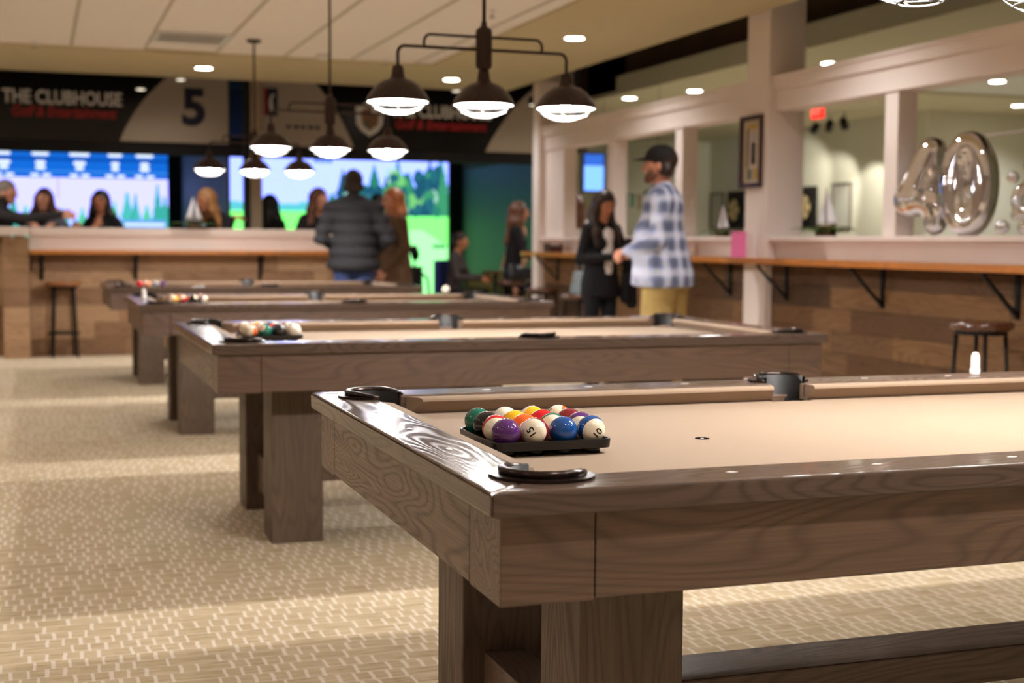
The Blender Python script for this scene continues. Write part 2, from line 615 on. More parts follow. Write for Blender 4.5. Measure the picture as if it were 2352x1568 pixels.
# air grille in the ceiling
gx, gy = xs[4] - TW / 2, 9.86
gr = thing('air_grille', 'square slatted white air grille set in the tiled ceiling', 'vent', (gx, gy, 2.868))
m = MB(); 
for a, b, c, d in ((-.30, .30, -.30, -.27), (-.30, .30, .27, .30), (-.30, -.27, -.27, .27), (.27, .30, -.27, .27)): m.box(a, b, c, d, -.012, .012)
m.build('frame', WHITE, gr)
m = MB(); m.box(-.28, .28, -.28, .28, .02, .03); m.build('duct_back', BLACK, gr)
sl = MB(); sl.add([(-.27, -.016, -.006), (.27, -.016, -.006), (.27, .012, .018), (-.27, .012, .018), (-.27, -.013, -.008), (.27, -.013, -.008), (.27, .015, .016), (-.27, .015, .016)], [(0, 1, 2, 3), (7, 6, 5, 4), (0, 4, 5, 1), (2, 6, 7, 3), (1, 5, 6, 2), (3, 7, 4, 0)])
s0 = None
for k in range(10):
    loc = (0, -.243 + .054 * k, 0)
    if s0 is None: s0 = sl.build('slat', WHITE, gr, loc=loc)
    else: share(s0, gr, loc)
m = MB(); m.box(-.31, .31, .30, .60 + .21, 0.0, .02)
t = m.build('ceiling_tile', TILE, CEIL, loc=(gx, gy, 0.018))
m = MB(); m.box(-.31, .31, -.34, -.31, 0.0, .02); m.build('ceiling_tile', TILE, CEIL, loc=(gx, gy, 0.018))

# dark open decks above the corridor and the golf bays
m = MB(); m.box(4.2, 13.2, -7, 12.65, 4.0, 4.05); m.box(4.2, 9.9, 12.6, 12.66, 3.5, 4.0); m.box(5.66, 5.7, 2, 12.6, 3.0, 4.0); m.box(4.14, 4.2, -7, 12.65, 3.1, 4.0); S(m.build('trim_1', DARK))
m = MB(); m.box(-6.5, 9.9, 12.65, 20, 3.55, 3.6); S(m.build('trim_2', BLACK))
# ducts and pipes in the open deck
for k, (xx, zz, rr, c) in enumerate(((4.75, 3.45, 0.16, (70, 60, 48)), (5.2, 3.30, 0.05, (40, 34, 28)), (4.45, 3.2, 0.03, (96, 84, 66)))):
    m = MB(); m.tube([(xx, -2, zz), (xx, 12.4, zz)], rr, 14)
    o = m.build('duct' if rr > .1 else 'pipe', mat('duct%d' % k, c, 0.6, 0.3), smooth=True)
    tag(o, ['fat round duct running through the dark open ceiling', 'thin dark pipe beside the dart room bulkhead in the open ceiling', 'narrow pale conduit along the inner side of the open ceiling'][k], 'duct' if rr > .1 else 'pipe')
for k, yy in enumerate((5.2, 7.9, 9.6, 11.2)):
    m = MB(); m.box(4.2, 5.5, yy, yy + .07, 3.62, 3.85); S(m.build('trim_%d' % (20 + k), DARK))

# dart-room ceiling with its bulkhead
m = MB()
m.box(5.5, 6.9, 2, 18.6, 2.85, 2.9); m.box(6.9, 13.2, 11.0, 18.6, 2.85, 2.9); m.box(6.9, 13.2, 2, 5.0, 2.85, 2.9); m.box(11.2, 13.2, 5.0, 11.0, 2.85, 2.9)
S(m.build('trim_3', DARTCEIL))
m = MB(); m.box(6.9, 11.2, 5.0, 11.0, 2.88, 2.92); S(m.build('trim_4', mat('cool tile', (226, 232, 230), 0.9)))
m = MB(); m.box(5.5, 5.6, 2, 12.5, 2.9, 3.06); S(m.build('trim_5', DARTCEIL))

# ------------------------------------------------------------------ outer walls
m = MB(); m.box(-6.6, -6.5, -7, 20, 0, 3.6); S(m.build('wall_left', PAINT_PANEL))
m = MB(); m.box(-6.5, 13.2, -7.1, -7, 0, 4.0); S(m.build('wall_back', PAINT_PANEL))
m = MB(); m.box(-6.5, 5.7, 20, 20.1, 0, 3.6); S(m.build('wall_golf', BLACK))
m = MB(); m.box(13.2, 13.3, -7, 12.6, 0, 4.0); S(m.build('wall_dart_end', DARTWALL))
m = MB(); m.box(9.8, 13.2, 12.6, 12.72, 0, 2.85); S(m.build('wall_dart_side', DARTWALL))
m = MB(); m.box(9.8, 9.9, 12.72, 18.5, 0, 2.85); S(m.build('wall_dart', DARTWALL))
m = MB(); m.box(5.75, 9.9, 18.5, 18.6, 0, 2.9); S(m.build('wall_far', DARTWALL))
m = MB(); m.box(4.6, 13.2, 1.9, 2.0, 0, 4.0); S(m.build('wall_dart_near', DARTWALL))

# ------------------------------------------------------------------ plank walls
PLANKS_R = [wood('barn plank %d' % i, c, 'y', 0.7, 0.45, 9, 0.5, spec=0.3, seed=i * 3.1) for i, c in enumerate(((112, 82, 54), (98, 70, 46), (126, 92, 60), (88, 64, 44)))]
PLANKS_L = [wood('bar plank %d' % i, c, 'x', 0.7, 0.4, 9, 0.5, spec=0.3, seed=i * 2.3 + 9) for i, c in enumerate(((182, 146, 112), (160, 124, 92), (196, 160, 124), (146, 112, 84)))]
LEDGE = wood('live ledge wood', (196, 120, 48), 'y', 0.3, 0.5, 10, 0.6, coat=0.4, seed=4.0)
LEDGEX = wood('bar ledge wood', (196, 120, 48), 'x', 0.3, 0.5, 10, 0.6, coat=0.4, seed=6.0)

WR = S(empty('wall_right', (4.28, 6.0, 0)))
m = MB(); m.box(0.02, 0.16, -4.0, 5.6, 0, 1.19); m.build('wall_core', PAINT_PANEL, WR)
m = MB(); m.box(-0.045, 0.24, -4.0, 5.56, 1.192, 1.225); m.build('wall_cap', PAINT, WR, bevel=0.004)
m = MB(); m.box(0.0, 0.02, -4.0, 5.56, 1.165, 1.192); m.build('cap_moulding', PAINT, WR)
rp = random.Random(3)
z = 0.0; row = 0
while z < 1.0:
    hgt = min(0.148, 1.028 - z)
    yy = -4.0 - rp.random() * 0.8
    while yy < 5.56:
        ln = rp.uniform(0.7, 1.7)
        a, b = max(yy, -4.0), min(yy + ln, 5.56)
        pr = 0.004 * rp.random()
        if b - a > 0.03:
            m = MB(); m.box(-0.002 - pr, 0.0185, a + .0015, b - .0015, z + .0015, z + hgt - .0015)
            m.build('plank', rp.choice(PLANKS_R), WR)
        yy += ln
    z += 0.148; row += 1
# posts, beam and column of the partition
def trim(n, *b, mt=PAINT, bevel=0.004):
    m = MB(); m.box(*b); return S(m.build('trim_%d' % n, mt, bevel=bevel))
for k, yy in enumerate((2.35, 3.82, 5.28, 8.30, 9.75)):
    trim(6 + k, 4.295, 4.435, yy, yy + 0.14, 1.225, 2.13)
trim(11, 4.295, 4.435, 11.02, 11.558, 1.225, 2.13)
trim(12, 4.222, 4.52, 6.763, 7.086, 0, 4.0)
trim(13, 4.22, 4.46, 11.562, 11.75, 0, 2.85)
bm_ = S(empty('trim_14', (4.28, 6.0, 2.13)))
for a, b in ((-4.0, 0.762), (1.087, 5.56)):
    m = MB(); m.box(0.0, 0.18, a, b, 0, .25); m.build('beam', PAINT, bm_, bevel=.003)
    m = MB(); m.box(-0.022, 0.0, a, b, .15, .25); m.build('beam_band', PAINT, bm_, bevel=.003)
    m = MB(); m.box(-0.034, -.022, a, b, .225, .25); m.build('beam_moulding', PAINT, bm_, bevel=.003)

def bracket(parent, loc, rz):
    """shelf bracket; local -x points out from the wall"""
    e = MB()
    e.box(-.012, 0, -.018, .018, -.26, 0)
    e.box(-.25, 0, -.018, .018, -.012, 0)
    e.add([(-.012, -.014, -.25), (-.012, .014, -.25), (-.012, .014, -.225), (-.012, -.014, -.225), (-.24, -.014, -.024), (-.24, .014, -.024), (-.24, .014, -.004), (-.24, -.014, -.004)],
          [(0, 1, 5, 4), (3, 7, 6, 2), (0, 4, 7, 3), (1, 2, 6, 5), (4, 5, 6, 7), (0, 3, 2, 1)])
    o = e.build('bracket', BLACKMETAL, parent, loc=loc)
    o.rotation_euler = (0, 0, rz)
    return o

LD = thing('drink_ledge', 'long orange wood drink ledge on black brackets along the painted partition wall', 'shelf', (4.278, 6.0, 1.028))
m = MB()
n = 60; front = []
rl = random.Random(5)
pts = [(-0.28 + rl.uniform(-.004, .004), -4.0 + 9.5 * i / n) for i in range(n + 1)]
m.prism([(0, -4.0)] + [(0, 5.5)] + pts[::-1], 0.0, 0.042)
m.build('board', LEDGE, LD, bevel=.004)
for yy in (-2.9, -1.91, -.64, .544, 1.38, 2.6, 3.9, 5.1):
    bracket(LD, (-0.004, yy, 0.0), 0)

# ------------------------------------------------------------------ plank bar in front of the golf bays
BAR = thing('plank_bar', 'long plank clad bar partition with pale cap and orange ledge before the golf bays', 'bar', (0.6, 12.4, 0))
def bx(name, mt, *b, bevel=0.003):
    m = MB(); m.box(b[0] - .6, b[1] - .6, b[2] - 12.4, b[3] - 12.4, b[4], b[5]); return m.build(name, mt, BAR, bevel=bevel)
bx('cap', mat('bar cap', (222, 204, 190), 0.3, spec=0.4), -.86, 2.42, 12.33, 12.54, 1.20, 1.285, bevel=.006)
bx('cap', mat('bar cap', (222, 204, 190), 0.3, spec=0.4), -1.15, -.861, 12.06, 12.54, 1.20, 1.285, bevel=.006)
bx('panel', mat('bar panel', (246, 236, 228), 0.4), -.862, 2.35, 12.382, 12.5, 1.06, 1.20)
bx('core', BLACK, -1.0, 2.35, 12.384, 12.5, 0, 1.06)
bx('return_panel', BLACK, -2.6, -1.05, 12.52, 12.56, 0, 1.19)
bx('ledge', LEDGEX, -.86, 2.40, 12.08, 12.381, 1.022, 1.065, bevel=.006)
rp = random.Random(11)
z = 0.0
while z < 1.0:
    hgt = min(.17, 1.02 - z)
    xx = -.86 - rp.random() * .9
    while xx < 2.35:
        ln = rp.uniform(.8, 1.7); a, b = max(xx, -.86), min(xx + ln, 2.35)
        if b - a > .03:
            bx('plank', rp.choice(PLANKS_L), a + .0015, b - .0015, 12.36 - .004 * rp.random(), 12.383, z + .0015, z + hgt - .0015, bevel=0)
        xx += ln
    z += .17
z = 0.0
while z < 1.15:
    hgt = min(.17, 1.2012 - z)
    bx('plank', rp.choice(PLANKS_L), -1.11, -.864, 12.115 - .003 * rp.random(), 12.5, z + .0012, z + hgt - .0012, bevel=.002)
    z += .17
z = 0.0
while z < 1.15:
    bx('plank', rp.choice(PLANKS_L), -2.6, -1.112, 12.50 - .003 * rp.random(), 12.519, z + .0012, min(z + .17, 1.19) - .0012, bevel=0)
    z += .17
bx('cap', mat('bar cap', (222, 204, 190), 0.3, spec=0.4), -2.6, -1.151, 12.46, 12.60, 1.20, 1.285, bevel=.006)
for xx in (-.75, .153, 1.409): bracket(BAR, (xx - .6, -.042, 1.02), PI / 2)

# ------------------------------------------------------------------ bar stools
def stool(label, loc, rz, seat, h=.75):
    t = thing('bar_stool', label, 'stool', loc, rz)
    m = MB(); m.lathe([(0.001, h), (.08, h - .004), (.13, h - .001), (.16, h + .004), (.168, h - .006), (.168, h - .032), (.15, h - .042), (.001, h - .042)], 32)
    m.build('seat', seat, t, smooth=True)
    for k in range(4):
        a = PI / 4 + k * PI / 2
        m = MB(); m.tube([(.125 * math.cos(a), .125 * math.sin(a), h - .042), (.165 * math.cos(a), .165 * math.sin(a), 0.0)], .011, 8)
        m.build('leg', BLACKMETAL, t, smooth=True)
    ring = lambda r, z: [(r * math.cos(2 * PI * i / 28), r * math.sin(2 * PI * i / 28), z) for i in range(28)]
    m = MB(); m.tube(ring(.155, .24), .008, 8, closed=True); m.build('foot_ring', BLACKMETAL, t, smooth=True)
    m = MB(); m.tube(ring(.13, h - .055), .009, 8, closed=True); m.build('seat_ring', BLACKMETAL, t, smooth=True)
    return t
SEATA = wood('stool seat amber', (150, 92, 48), 'x', .25, .5, 8, .6, coat=.5)
SEATB = wood('stool seat dark', (86, 48, 28), 'x', .22, .5, 8, .6, coat=.6)
stool('amber wood seated metal bar stool in front of the plank bar', (-.55, 12.2, 0), .1, SEATA)
stool('dark wood seated metal bar stool below the drink ledge', (3.935, 3.96, 0), .3, SEATB, .765)
stool('dark wood seated bar stool beside the white capped end of the partition', (3.92, 10.6, 0), .2, SEATB, .72)
# ------------------------------------------------------------------ recessed downlights
DISC = emit('downlight glow', (255, 246, 236), 14.0)
RIMW = mat('downlight rim', (230, 222, 208), 0.5)
dl0 = None
def downlight(label, x, y, z=2.85, off=None):
    global dl0
    if dl0 is None:
        t = empty('downlight', (x, y, z))
        m = MB(); m.lathe([(.078, -.001), (.098, -.004), (.10, 0.0)], 28); m.build('trim_ring', RIMW, t, smooth=True)
        m = MB(); m.lathe([(.078, -.0015), (.001, -.0015)], 28); o = m.build('lens', DISC, t)
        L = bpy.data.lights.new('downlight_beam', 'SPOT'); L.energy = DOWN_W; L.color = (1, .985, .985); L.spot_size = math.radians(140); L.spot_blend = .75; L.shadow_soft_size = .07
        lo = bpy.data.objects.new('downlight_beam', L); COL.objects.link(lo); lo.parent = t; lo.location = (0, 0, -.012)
        dl0 = t
    else:
        t = copy_tree(dl0); t.location = (x, y, z)
    tag(t, label, 'light', 'recessed downlights')
    if off:                                  # unseen lamp, inferred from the visible rows and light on the tables
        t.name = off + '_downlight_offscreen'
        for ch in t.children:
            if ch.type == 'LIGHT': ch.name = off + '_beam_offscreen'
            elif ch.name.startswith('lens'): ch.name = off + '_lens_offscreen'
    return t
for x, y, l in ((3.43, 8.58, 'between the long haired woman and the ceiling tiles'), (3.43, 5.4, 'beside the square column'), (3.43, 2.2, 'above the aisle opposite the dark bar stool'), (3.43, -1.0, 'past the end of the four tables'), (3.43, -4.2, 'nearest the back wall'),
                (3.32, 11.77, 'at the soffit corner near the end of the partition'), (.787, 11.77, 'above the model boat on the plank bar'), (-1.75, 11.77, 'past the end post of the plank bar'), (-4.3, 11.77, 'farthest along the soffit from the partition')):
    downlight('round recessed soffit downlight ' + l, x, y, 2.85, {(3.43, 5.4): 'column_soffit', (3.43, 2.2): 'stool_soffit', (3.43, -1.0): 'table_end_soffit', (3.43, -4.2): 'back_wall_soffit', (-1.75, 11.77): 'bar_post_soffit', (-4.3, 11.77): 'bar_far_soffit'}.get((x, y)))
for x, y, l in ((6.12, 11.75, 'at the far end of the bulkhead'), (6.22, 9.16, 'at the bulkhead beside the square column'), (5.78, 12.75, 'beyond the bulkhead near the green pennants')):
    downlight('round recessed dart room downlight ' + l, x, y)
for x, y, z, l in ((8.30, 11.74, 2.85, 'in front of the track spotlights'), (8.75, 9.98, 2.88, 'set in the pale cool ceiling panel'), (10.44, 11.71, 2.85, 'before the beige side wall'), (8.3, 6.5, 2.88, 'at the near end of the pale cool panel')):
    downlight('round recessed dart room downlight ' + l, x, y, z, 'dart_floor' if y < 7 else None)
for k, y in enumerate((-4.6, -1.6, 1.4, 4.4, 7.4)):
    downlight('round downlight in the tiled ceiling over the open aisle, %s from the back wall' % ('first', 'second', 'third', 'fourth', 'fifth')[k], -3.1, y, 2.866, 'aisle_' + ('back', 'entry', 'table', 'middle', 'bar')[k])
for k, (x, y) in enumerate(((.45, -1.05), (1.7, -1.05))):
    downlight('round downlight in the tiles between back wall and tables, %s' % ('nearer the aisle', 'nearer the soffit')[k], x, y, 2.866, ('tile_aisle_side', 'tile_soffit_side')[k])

# ------------------------------------------------------------------ small spotlights
def spot_can(name, label, loc, tgt, ztop, power=0.0, r=.045, ln=.12, glow=None, group=None, cone=62, blend=.5):
    t = thing(name, label, 'spotlight', loc, 0, group)
    d = (Vector(tgt) - Vector(loc)).normalized()
    q = d.to_track_quat('-Z', 'Y')
    m = MB(); m.lathe([(.001, ln * .6), (r * .8, ln * .6), (r, ln * .4), (r, -ln * .4), (r * .86, -ln * .4), (r * .8, -ln * .3)], 20)
    o = m.build('can', BLACKMETAL, t, smooth=True); o.rotation_mode = 'QUATERNION'; o.rotation_quaternion = q
    m = MB(); m.lathe([(r * .82, -ln * .36), (.001, -ln * .36)], 20)
    o = m.build('lens', glow or emit('spot glow', (255, 240, 220), 6.0), t); o.rotation_mode = 'QUATERNION'; o.rotation_quaternion = q
    m = MB(); m.tube([(0, 0, .0), (0, 0, ztop - loc[2])], .008, 8); m.build('stem', BLACKMETAL, t)
    if power > 0:
        L = bpy.data.lights.new('spot_beam', 'SPOT'); L.energy = power; L.color = (1, .93, .8); L.spot_size = math.radians(cone); L.spot_blend = blend; L.shadow_soft_size = .03
        lo = bpy.data.objects.new('spot_beam', L); COL.objects.link(lo); lo.parent = t
        lo.location = d * (ln * .45); lo.rotation_mode = 'QUATERNION'; lo.rotation_quaternion = q
    return t
for x, z, l in ((.714, 2.906, 'small hanging spotlight above the white sign corner with the number'), (.293, 2.785, 'small hanging spotlight in front of the black sign field beside the number'), (3.833, 2.915, 'small hanging spotlight above the second dark sign'), (4.784, 2.792, 'small hanging spotlight in front of the outer white sign corner')):
    spot_can('hanging_spotlight', l, (x, 13.3, z + .03), (x, 13.2, z - 1.0), 3.55, 5.0, .06, .10, emit('hanging spot glow', (240, 225, 200), 1.1), None, 165, 1.0)
for k, (y, ty) in enumerate(((13.25, 13.9), (13.6, 15.2), (13.95, 17.0))):
    spot_can('track_spotlight', 'black track spotlight pointed at the dart wall, %s from the side wall' % ('first', 'second', 'third')[k], (9.0, y, 2.70), (9.8, ty, 1.4), 2.85, 42.0, .05, .15, None, 'dart wall track spotlights')

# ------------------------------------------------------------------ golf bays
YS, YB = 19.0, 14.0
SIDEFAB = SIDEFAB2 = mat('bay side fabric', (104, 106, 110), 0.6, spec=.3)      # grey cloth, coloured only by the screens
m = MB(); m.add([(1.26, YS, 0), (1.30, YS, 0), (1.34, YB + .1, 0), (1.30, YB + .1, 0), (1.26, YS, 3.5), (1.30, YS, 3.5), (1.34, YB + .1, 3.5), (1.30, YB + .1, 3.5)], [(0, 1, 2, 3), (7, 6, 5, 4), (0, 4, 5, 1), (1, 5, 6, 2), (2, 6, 7, 3), (3, 7, 4, 0)])
S(m.build('wall_bay_divider', SIDEFAB))
m = MB(); m.box(5.64, 5.70, YB + .35, 20, 0, 2.3); S(m.build('wall_bay_end', SIDEFAB2))
m = MB(); m.box(5.62, 5.72, YB - .1, 20, 2.3, 3.55); S(m.build('trim_18', DARK))
m = MB(); m.box(1.425, 1.498, 13.57, 13.66, 0, 3.5); S(m.build('trim_15', BLACK))
m = MB(); m.box(1.50, 1.625, 13.55, 13.68, 0, 3.55); S(m.build('trim_16', mat('tan post', (168, 146, 118), .6)))
m = MB(); m.box(-6.4, 5.6, 14.75, 18.9, 0.0, .012)
tag(m.build('putting_turf', mat('turf', (70, 140, 60), .95, noise=.25, nscale=200, bump=.6, bscale=400)), 'green artificial turf laid across the golf bay floor', 'turf')

def golf_screen(label, x0, x1, z0, z1):
    t = thing('golf_screen', label, 'screen', ((x0 + x1) / 2, YS, 0))
    cx = (x0 + x1) / 2; hw = (x1 - x0) / 2
    m = MB()
    m.box(-hw - .2, -hw, -.06, .05, 0, z1 + .16); m.box(hw, hw + .2, -.06, .05, 0, z1 + .16); m.box(-hw, hw, -.06, .05, z1, z1 + .16); m.box(-hw, hw, -.06, .05, 0, z0)
    m.build('frame', BLACK, t)
    return t, hw
def flat(t, name, poly, mt, layer):
    """flat picture shape on a screen, x-z polygon"""
    m = MB(); m.prism(poly, -.02 + layer * .003, -.018 + layer * .003, 'xz'); return m.build(name, mt, t)
def rect(x0, x1, z0, z1): return [(x0, z0), (x1, z0), (x1, z1), (x0, z1)]
def oval(x, z, a, b, n=14): return [(x + a * math.cos(2 * PI * i / n), z + b * math.sin(2 * PI * i / n)) for i in range(n)]
def roundrect(x0, x1, z0, z1): 
    h = (z1 - z0) / 2; p = []
    for i in range(9): a = -PI / 2 + PI * i / 8; p.append((x1 - h + h * math.cos(a), (z0 + z1) / 2 + h * math.sin(a)))
    for i in range(9): a = PI / 2 + PI * i / 8; p.append((x0 + h + h * math.cos(a), (z0 + z1) / 2 + h * math.sin(a)))
    return p
def conifer(x, z, w, h, rnd, n=7):
    l = []; r = []
    for i in range(n):
        f = i / n; wd = w * (1 - f) * rnd.uniform(.8, 1.1)
        l.append((x - wd, z + h * f)); l.append((x - wd * .6, z + h * (f + .8 / n)))
        r.append((x + wd * rnd.uniform(.8, 1.1), z + h * f)); r.append((x + wd * .6, z + h * (f + .8 / n)))
    return l[::-1][::1] and (r + [(x, z + h)] + l[::-1])
def blob(x, z, a, b, rnd, n=22):
    return [(x + a * (1 + rnd.uniform(-.16, .16)) * math.cos(2 * PI * i / n), z + b * (1 + rnd.uniform(-.16, .16)) * math.sin(2 * PI * i / n)) for i in range(n)]
SW = SCREEN_W
def E(n, c, k=1.0): return emit('screen ' + n, c, SW * k)
rs = random.Random(21)
# scoreboard screen behind the bar
t, hw = golf_screen('projected golf scoreboard screen with blue header behind the bar guests', -2.6, 1.073, .25, 2.485)
X = lambda wx: wx - (-2.6 + 1.073) / 2
flat(t, 'picture_sky', rect(-hw, hw, 1.1, 2.06), emit('screen sky', (.42, .42, 1.3), 1.0, False), 0)
flat(t, 'picture_grass', rect(-hw, hw, .25, 1.1), E('grass', (110, 215, 140)), 0)
flat(t, 'picture_header', rect(-hw, hw, 2.06, 2.485), E('header', (18, 96, 196)), 0)
flat(t, 'picture_header_band', rect(-hw, hw, 2.30, 2.35), E('header band', (10, 70, 160)), 1)
flat(t, 'picture_header_line', rect(-hw, hw, 2.14, 2.155), E('header line', (70, 140, 225)), 1)
WT = E('lettering', (214, 228, 250), 1.05)
for i, wx in enumerate((-1.22, -.72, -.18, .32, .74)):
    for zz, a in ((2.40, .12), (2.27, .085), (2.20, .06)):
        w_ = a * rs.uniform(.7, 1.3)
        flat(t, 'picture_score', roundrect(X(wx) - w_, X(wx) + w_, zz - .028, zz + .028), WT, 2)
    for q in range(2): flat(t, 'picture_score', roundrect(X(wx) - .14 + q * .16, X(wx) - .02 + q * .16, 2.075, 2.115), WT, 2)
TR = [E('tree%d' % i, c) for i, c in enumerate(((70, 178, 172), (56, 160, 150), (84, 190, 150)))]
for i in range(26):
    wx = -2.5 + 3.5 * i / 25 + rs.uniform(-.05, .05); hgt = rs.uniform(.35, .8)
    flat(t, 'picture_tree', conifer(X(wx), 1.0, rs.uniform(.16, .28), hgt + .1, rs), TR[i % 3], 1 + (i % 4) * .3)
flat(t, 'picture_tree', conifer(X(.92), 1.0, .2, 1.0, rs), TR[1], 3)
flat(t, 'picture_tree', conifer(X(.62), 1.0, .13, .72, rs), TR[0], 3)
flat(t, 'picture_panel', rect(X(.42), X(1.04), 1.22, 1.46), E('panel', (88, 150, 220)), 4)
flat(t, 'picture_panel_line', rect(X(.44), X(1.02), 1.37, 1.41), WT, 5)
flat(t, 'picture_flag', rect(X(-.495), X(-.47), 1.75, 2.06), E('flag', (190, 170, 250)), 2)
# fairway screen of the second bay
t, hw = golf_screen('projected golf fairway screen with green grass, blue sky and tall trees', 1.967, 5.422, .12, 2.54)
X = lambda wx: wx - (1.967 + 5.422) / 2
flat(t, 'picture_sky', rect(-hw, hw, 1.62, 2.54), emit('screen blue sky', (.34, .44, 1.7), 1.0, False), 0)
flat(t, 'picture_grass', rect(-hw, hw, .12, 1.66), emit('screen fairway', (.18, .95, .16), 1.0, False), .5)
flat(t, 'picture_pale_fairway', blob(X(4.3), .75, 1.25, .68, rs, 40), emit('screen pale fairway', (.30, .95, .32), 1.0, False), 1)
flat(t, 'picture_far_trees', [(X(1.97), 1.62), (X(3.6), 1.62), (X(3.6), 1.78)] + [(X(3.6 - 1.63 * i / 16), 1.72 + .06 * rs.random()) for i in range(1, 17)], E('haze trees', (90, 190, 200)), 1)
TR2 = [E('pine%d' % i, c, .9) for i, c in enumerate(((36, 104, 120), (44, 128, 108), (62, 150, 110), (30, 86, 110)))]
for wx, hh, ww in ((3.72, .72, .16), (3.95, .6, .18), (4.22, .80, .17), (4.42, .62, .2), (4.60, .92, .16), (4.78, .7, .2), (4.95, .55, .2), (5.12, .9, .17), (5.30, .95, .18), (4.08, .5, .2), (3.55, .35, .14)):
    flat(t, 'picture_tree', conifer(X(wx), 1.56, ww * 1.5, hh, rs, 9), rs.choice(TR2), 2 + rs.random())
for i in range(70):
    wx = rs.uniform(3.7, 5.3)
    flat(t, 'picture_bush', blob(X(wx), rs.uniform(1.62, 1.95 + .3 * (wx > 4.4)), rs.uniform(.05, .12), rs.uniform(.05, .13), rs), rs.choice(TR2 + [TR2[0], TR2[3], E('leaf', (110, 190, 110)), E('leaf pale', (160, 205, 190))]), 3.5 + rs.random())
for i in range(4): flat(t, 'picture_caption', roundrect(X(3.27) + i * .075, X(3.27) + i * .075 + .06, 2.36, 2.44), E('caption', (40, 100, 170)), 2)
flat(t, 'picture_marker', roundrect(X(5.16), X(5.40), 1.06, 1.12), E('marker', (70, 140, 90)), 2)

# ------------------------------------------------------------------ signs over the bays
SIGNBK = mat('sign black', (16, 14, 18), .22, spec=.5)
SIGNWH = mat('sign white', (196, 180, 162), .4)
SIGNRED = mat('sign red', (196, 44, 48), .4)
SIGNTXT = mat('sign letters', (250, 246, 240), .4)
NAVY = mat('sign navy', (22, 28, 56), .4)
def arc_pts(p0, p1, bulge, n=14):
    p0, p1 = Vector(p0), Vector(p1); d = p1 - p0; nrm = Vector((-d.y, d.x)).normalized()
    return [tuple(p0 + d * (i / n) + nrm * bulge * 4 * (i / n) * (1 - i / n)) for i in range(n + 1)]
def sign(label, x0, x1):
    t = thing('bay_sign', label, 'sign', ((x0 + x1) / 2, YB, 2.25))
    c = (x0 + x1) / 2
    m = MB(); m.box(x0 - c, x1 - c, 0, .06, 0.0, 1.28); m.build('board', SIGNBK, t, bevel=.004)
    return t, c
def plate(t, name, poly, mt, layer=1):
    m = MB(); m.prism(poly, layer * .003 - .003, layer * .003, 'xz'); return m.build(name, mt, t)
ZB = 2.25
t, c = sign('black sign over the first golf bay reading THE CLUBHOUSE with number 5', -3.2, 1.318)
plate(t, 'white_corner', arc_pts((.108 - c, .02), (.70 - c, .80), .07) + [(1.05 - c, 1.26), (1.31 - c, 1.26), (1.31 - c, .02)], SIGNWH)
text_mesh('lettering', 'THE CLUBHOUSE', .205, (-.49 - c, -.005, 2.72 - ZB), SIGNTXT, t, width=1.26, bold=.006)
text_mesh('lettering_red', 'Golf & Entertainment', .16, (-.485 - c, -.005, 2.565 - ZB), SIGNRED, t, width=1.1, shear=.25, bold=.004)
text_mesh('number', '5', .56, (.925 - c, -.006, 2.655 - ZB), NAVY, t, bold=.022)
t, c = sign('black sign over the fairway screen with emblem and lettering partly behind lamps', 1.69, 5.6)
plate(t, 'white_corner', [(1.70 - c, .02), (2.78 - c, .02)] + arc_pts((2.78 - c, .02), (2.28 - c, .80), -.05)[1:] + [(2.0 - c, 1.26), (1.70 - c, 1.26)], SIGNWH)
plate(t, 'white_corner', [(5.58 - c, .02), (5.58 - c, 1.26), (5.2 - c, 1.26)] + arc_pts((5.03 - c, .80), (4.42 - c, .02), -.05), SIGNWH)
plate(t, 'crest', [(1.72 - c, .36), (1.88 - c, .36), (1.88 - c, .68), (1.72 - c, .68)], NAVY, 2)
plate(t, 'crest_stripe', [(1.72 - c, .36), (1.75 - c, .36), (1.75 - c, .68), (1.72 - c, .68)], SIGNRED, 3)
plate(t, 'crest_figure', [(1.79 - c, .42), (1.83 - c, .42), (1.815 - c, .55), (1.85 - c, .62), (1.80 - c, .60), (1.78 - c, .52)], SIGNTXT, 3)
for k in range(5): plate(t, 'small_lettering', rect(1.98 - c + k * .085, 2.03 - c + k * .085 + .01 * (k % 2), .22, .262), NAVY, 2)
plate(t, 'emblem', [(2.80 - c, .50), (2.88 - c, .53), (2.97 - c, .58), (3.06 - c, .53), (3.14 - c, .50), (3.13 - c, .30), (3.07 - c, .22), (2.97 - c, .16), (2.87 - c, .22), (2.81 - c, .30)], SIGNTXT, 2)
plate(t, 'emblem_scene', [(2.86 - c, .44), (2.93 - c, .50), (3.02 - c, .42), (3.09 - c, .46), (3.07 - c, .30), (2.97 - c, .22), (2.89 - c, .29)], mat('emblem brown', (150, 110, 84), .5), 3)
plate(t, 'emblem_green', blob(2.93 - c, .30, .04, .04, rs, 12), mat('emblem green', (110, 120, 84), .5), 4)
text_mesh('lettering', 'THE CLUBHOUSE', .205, (3.86 - c, -.005, 2.72 - ZB), SIGNTXT, t, width=1.26, bold=.006)
text_mesh('lettering_red', 'Golf & Entertainment', .16, (3.85 - c, -.005, 2.565 - ZB), SIGNRED, t, width=1.15, shear=.25, bold=.004)
m = MB(); m.box(-6.4, 5.6, 14.02, 14.10, 2.13, 2.25); S(m.build('trim_17', BLACK))

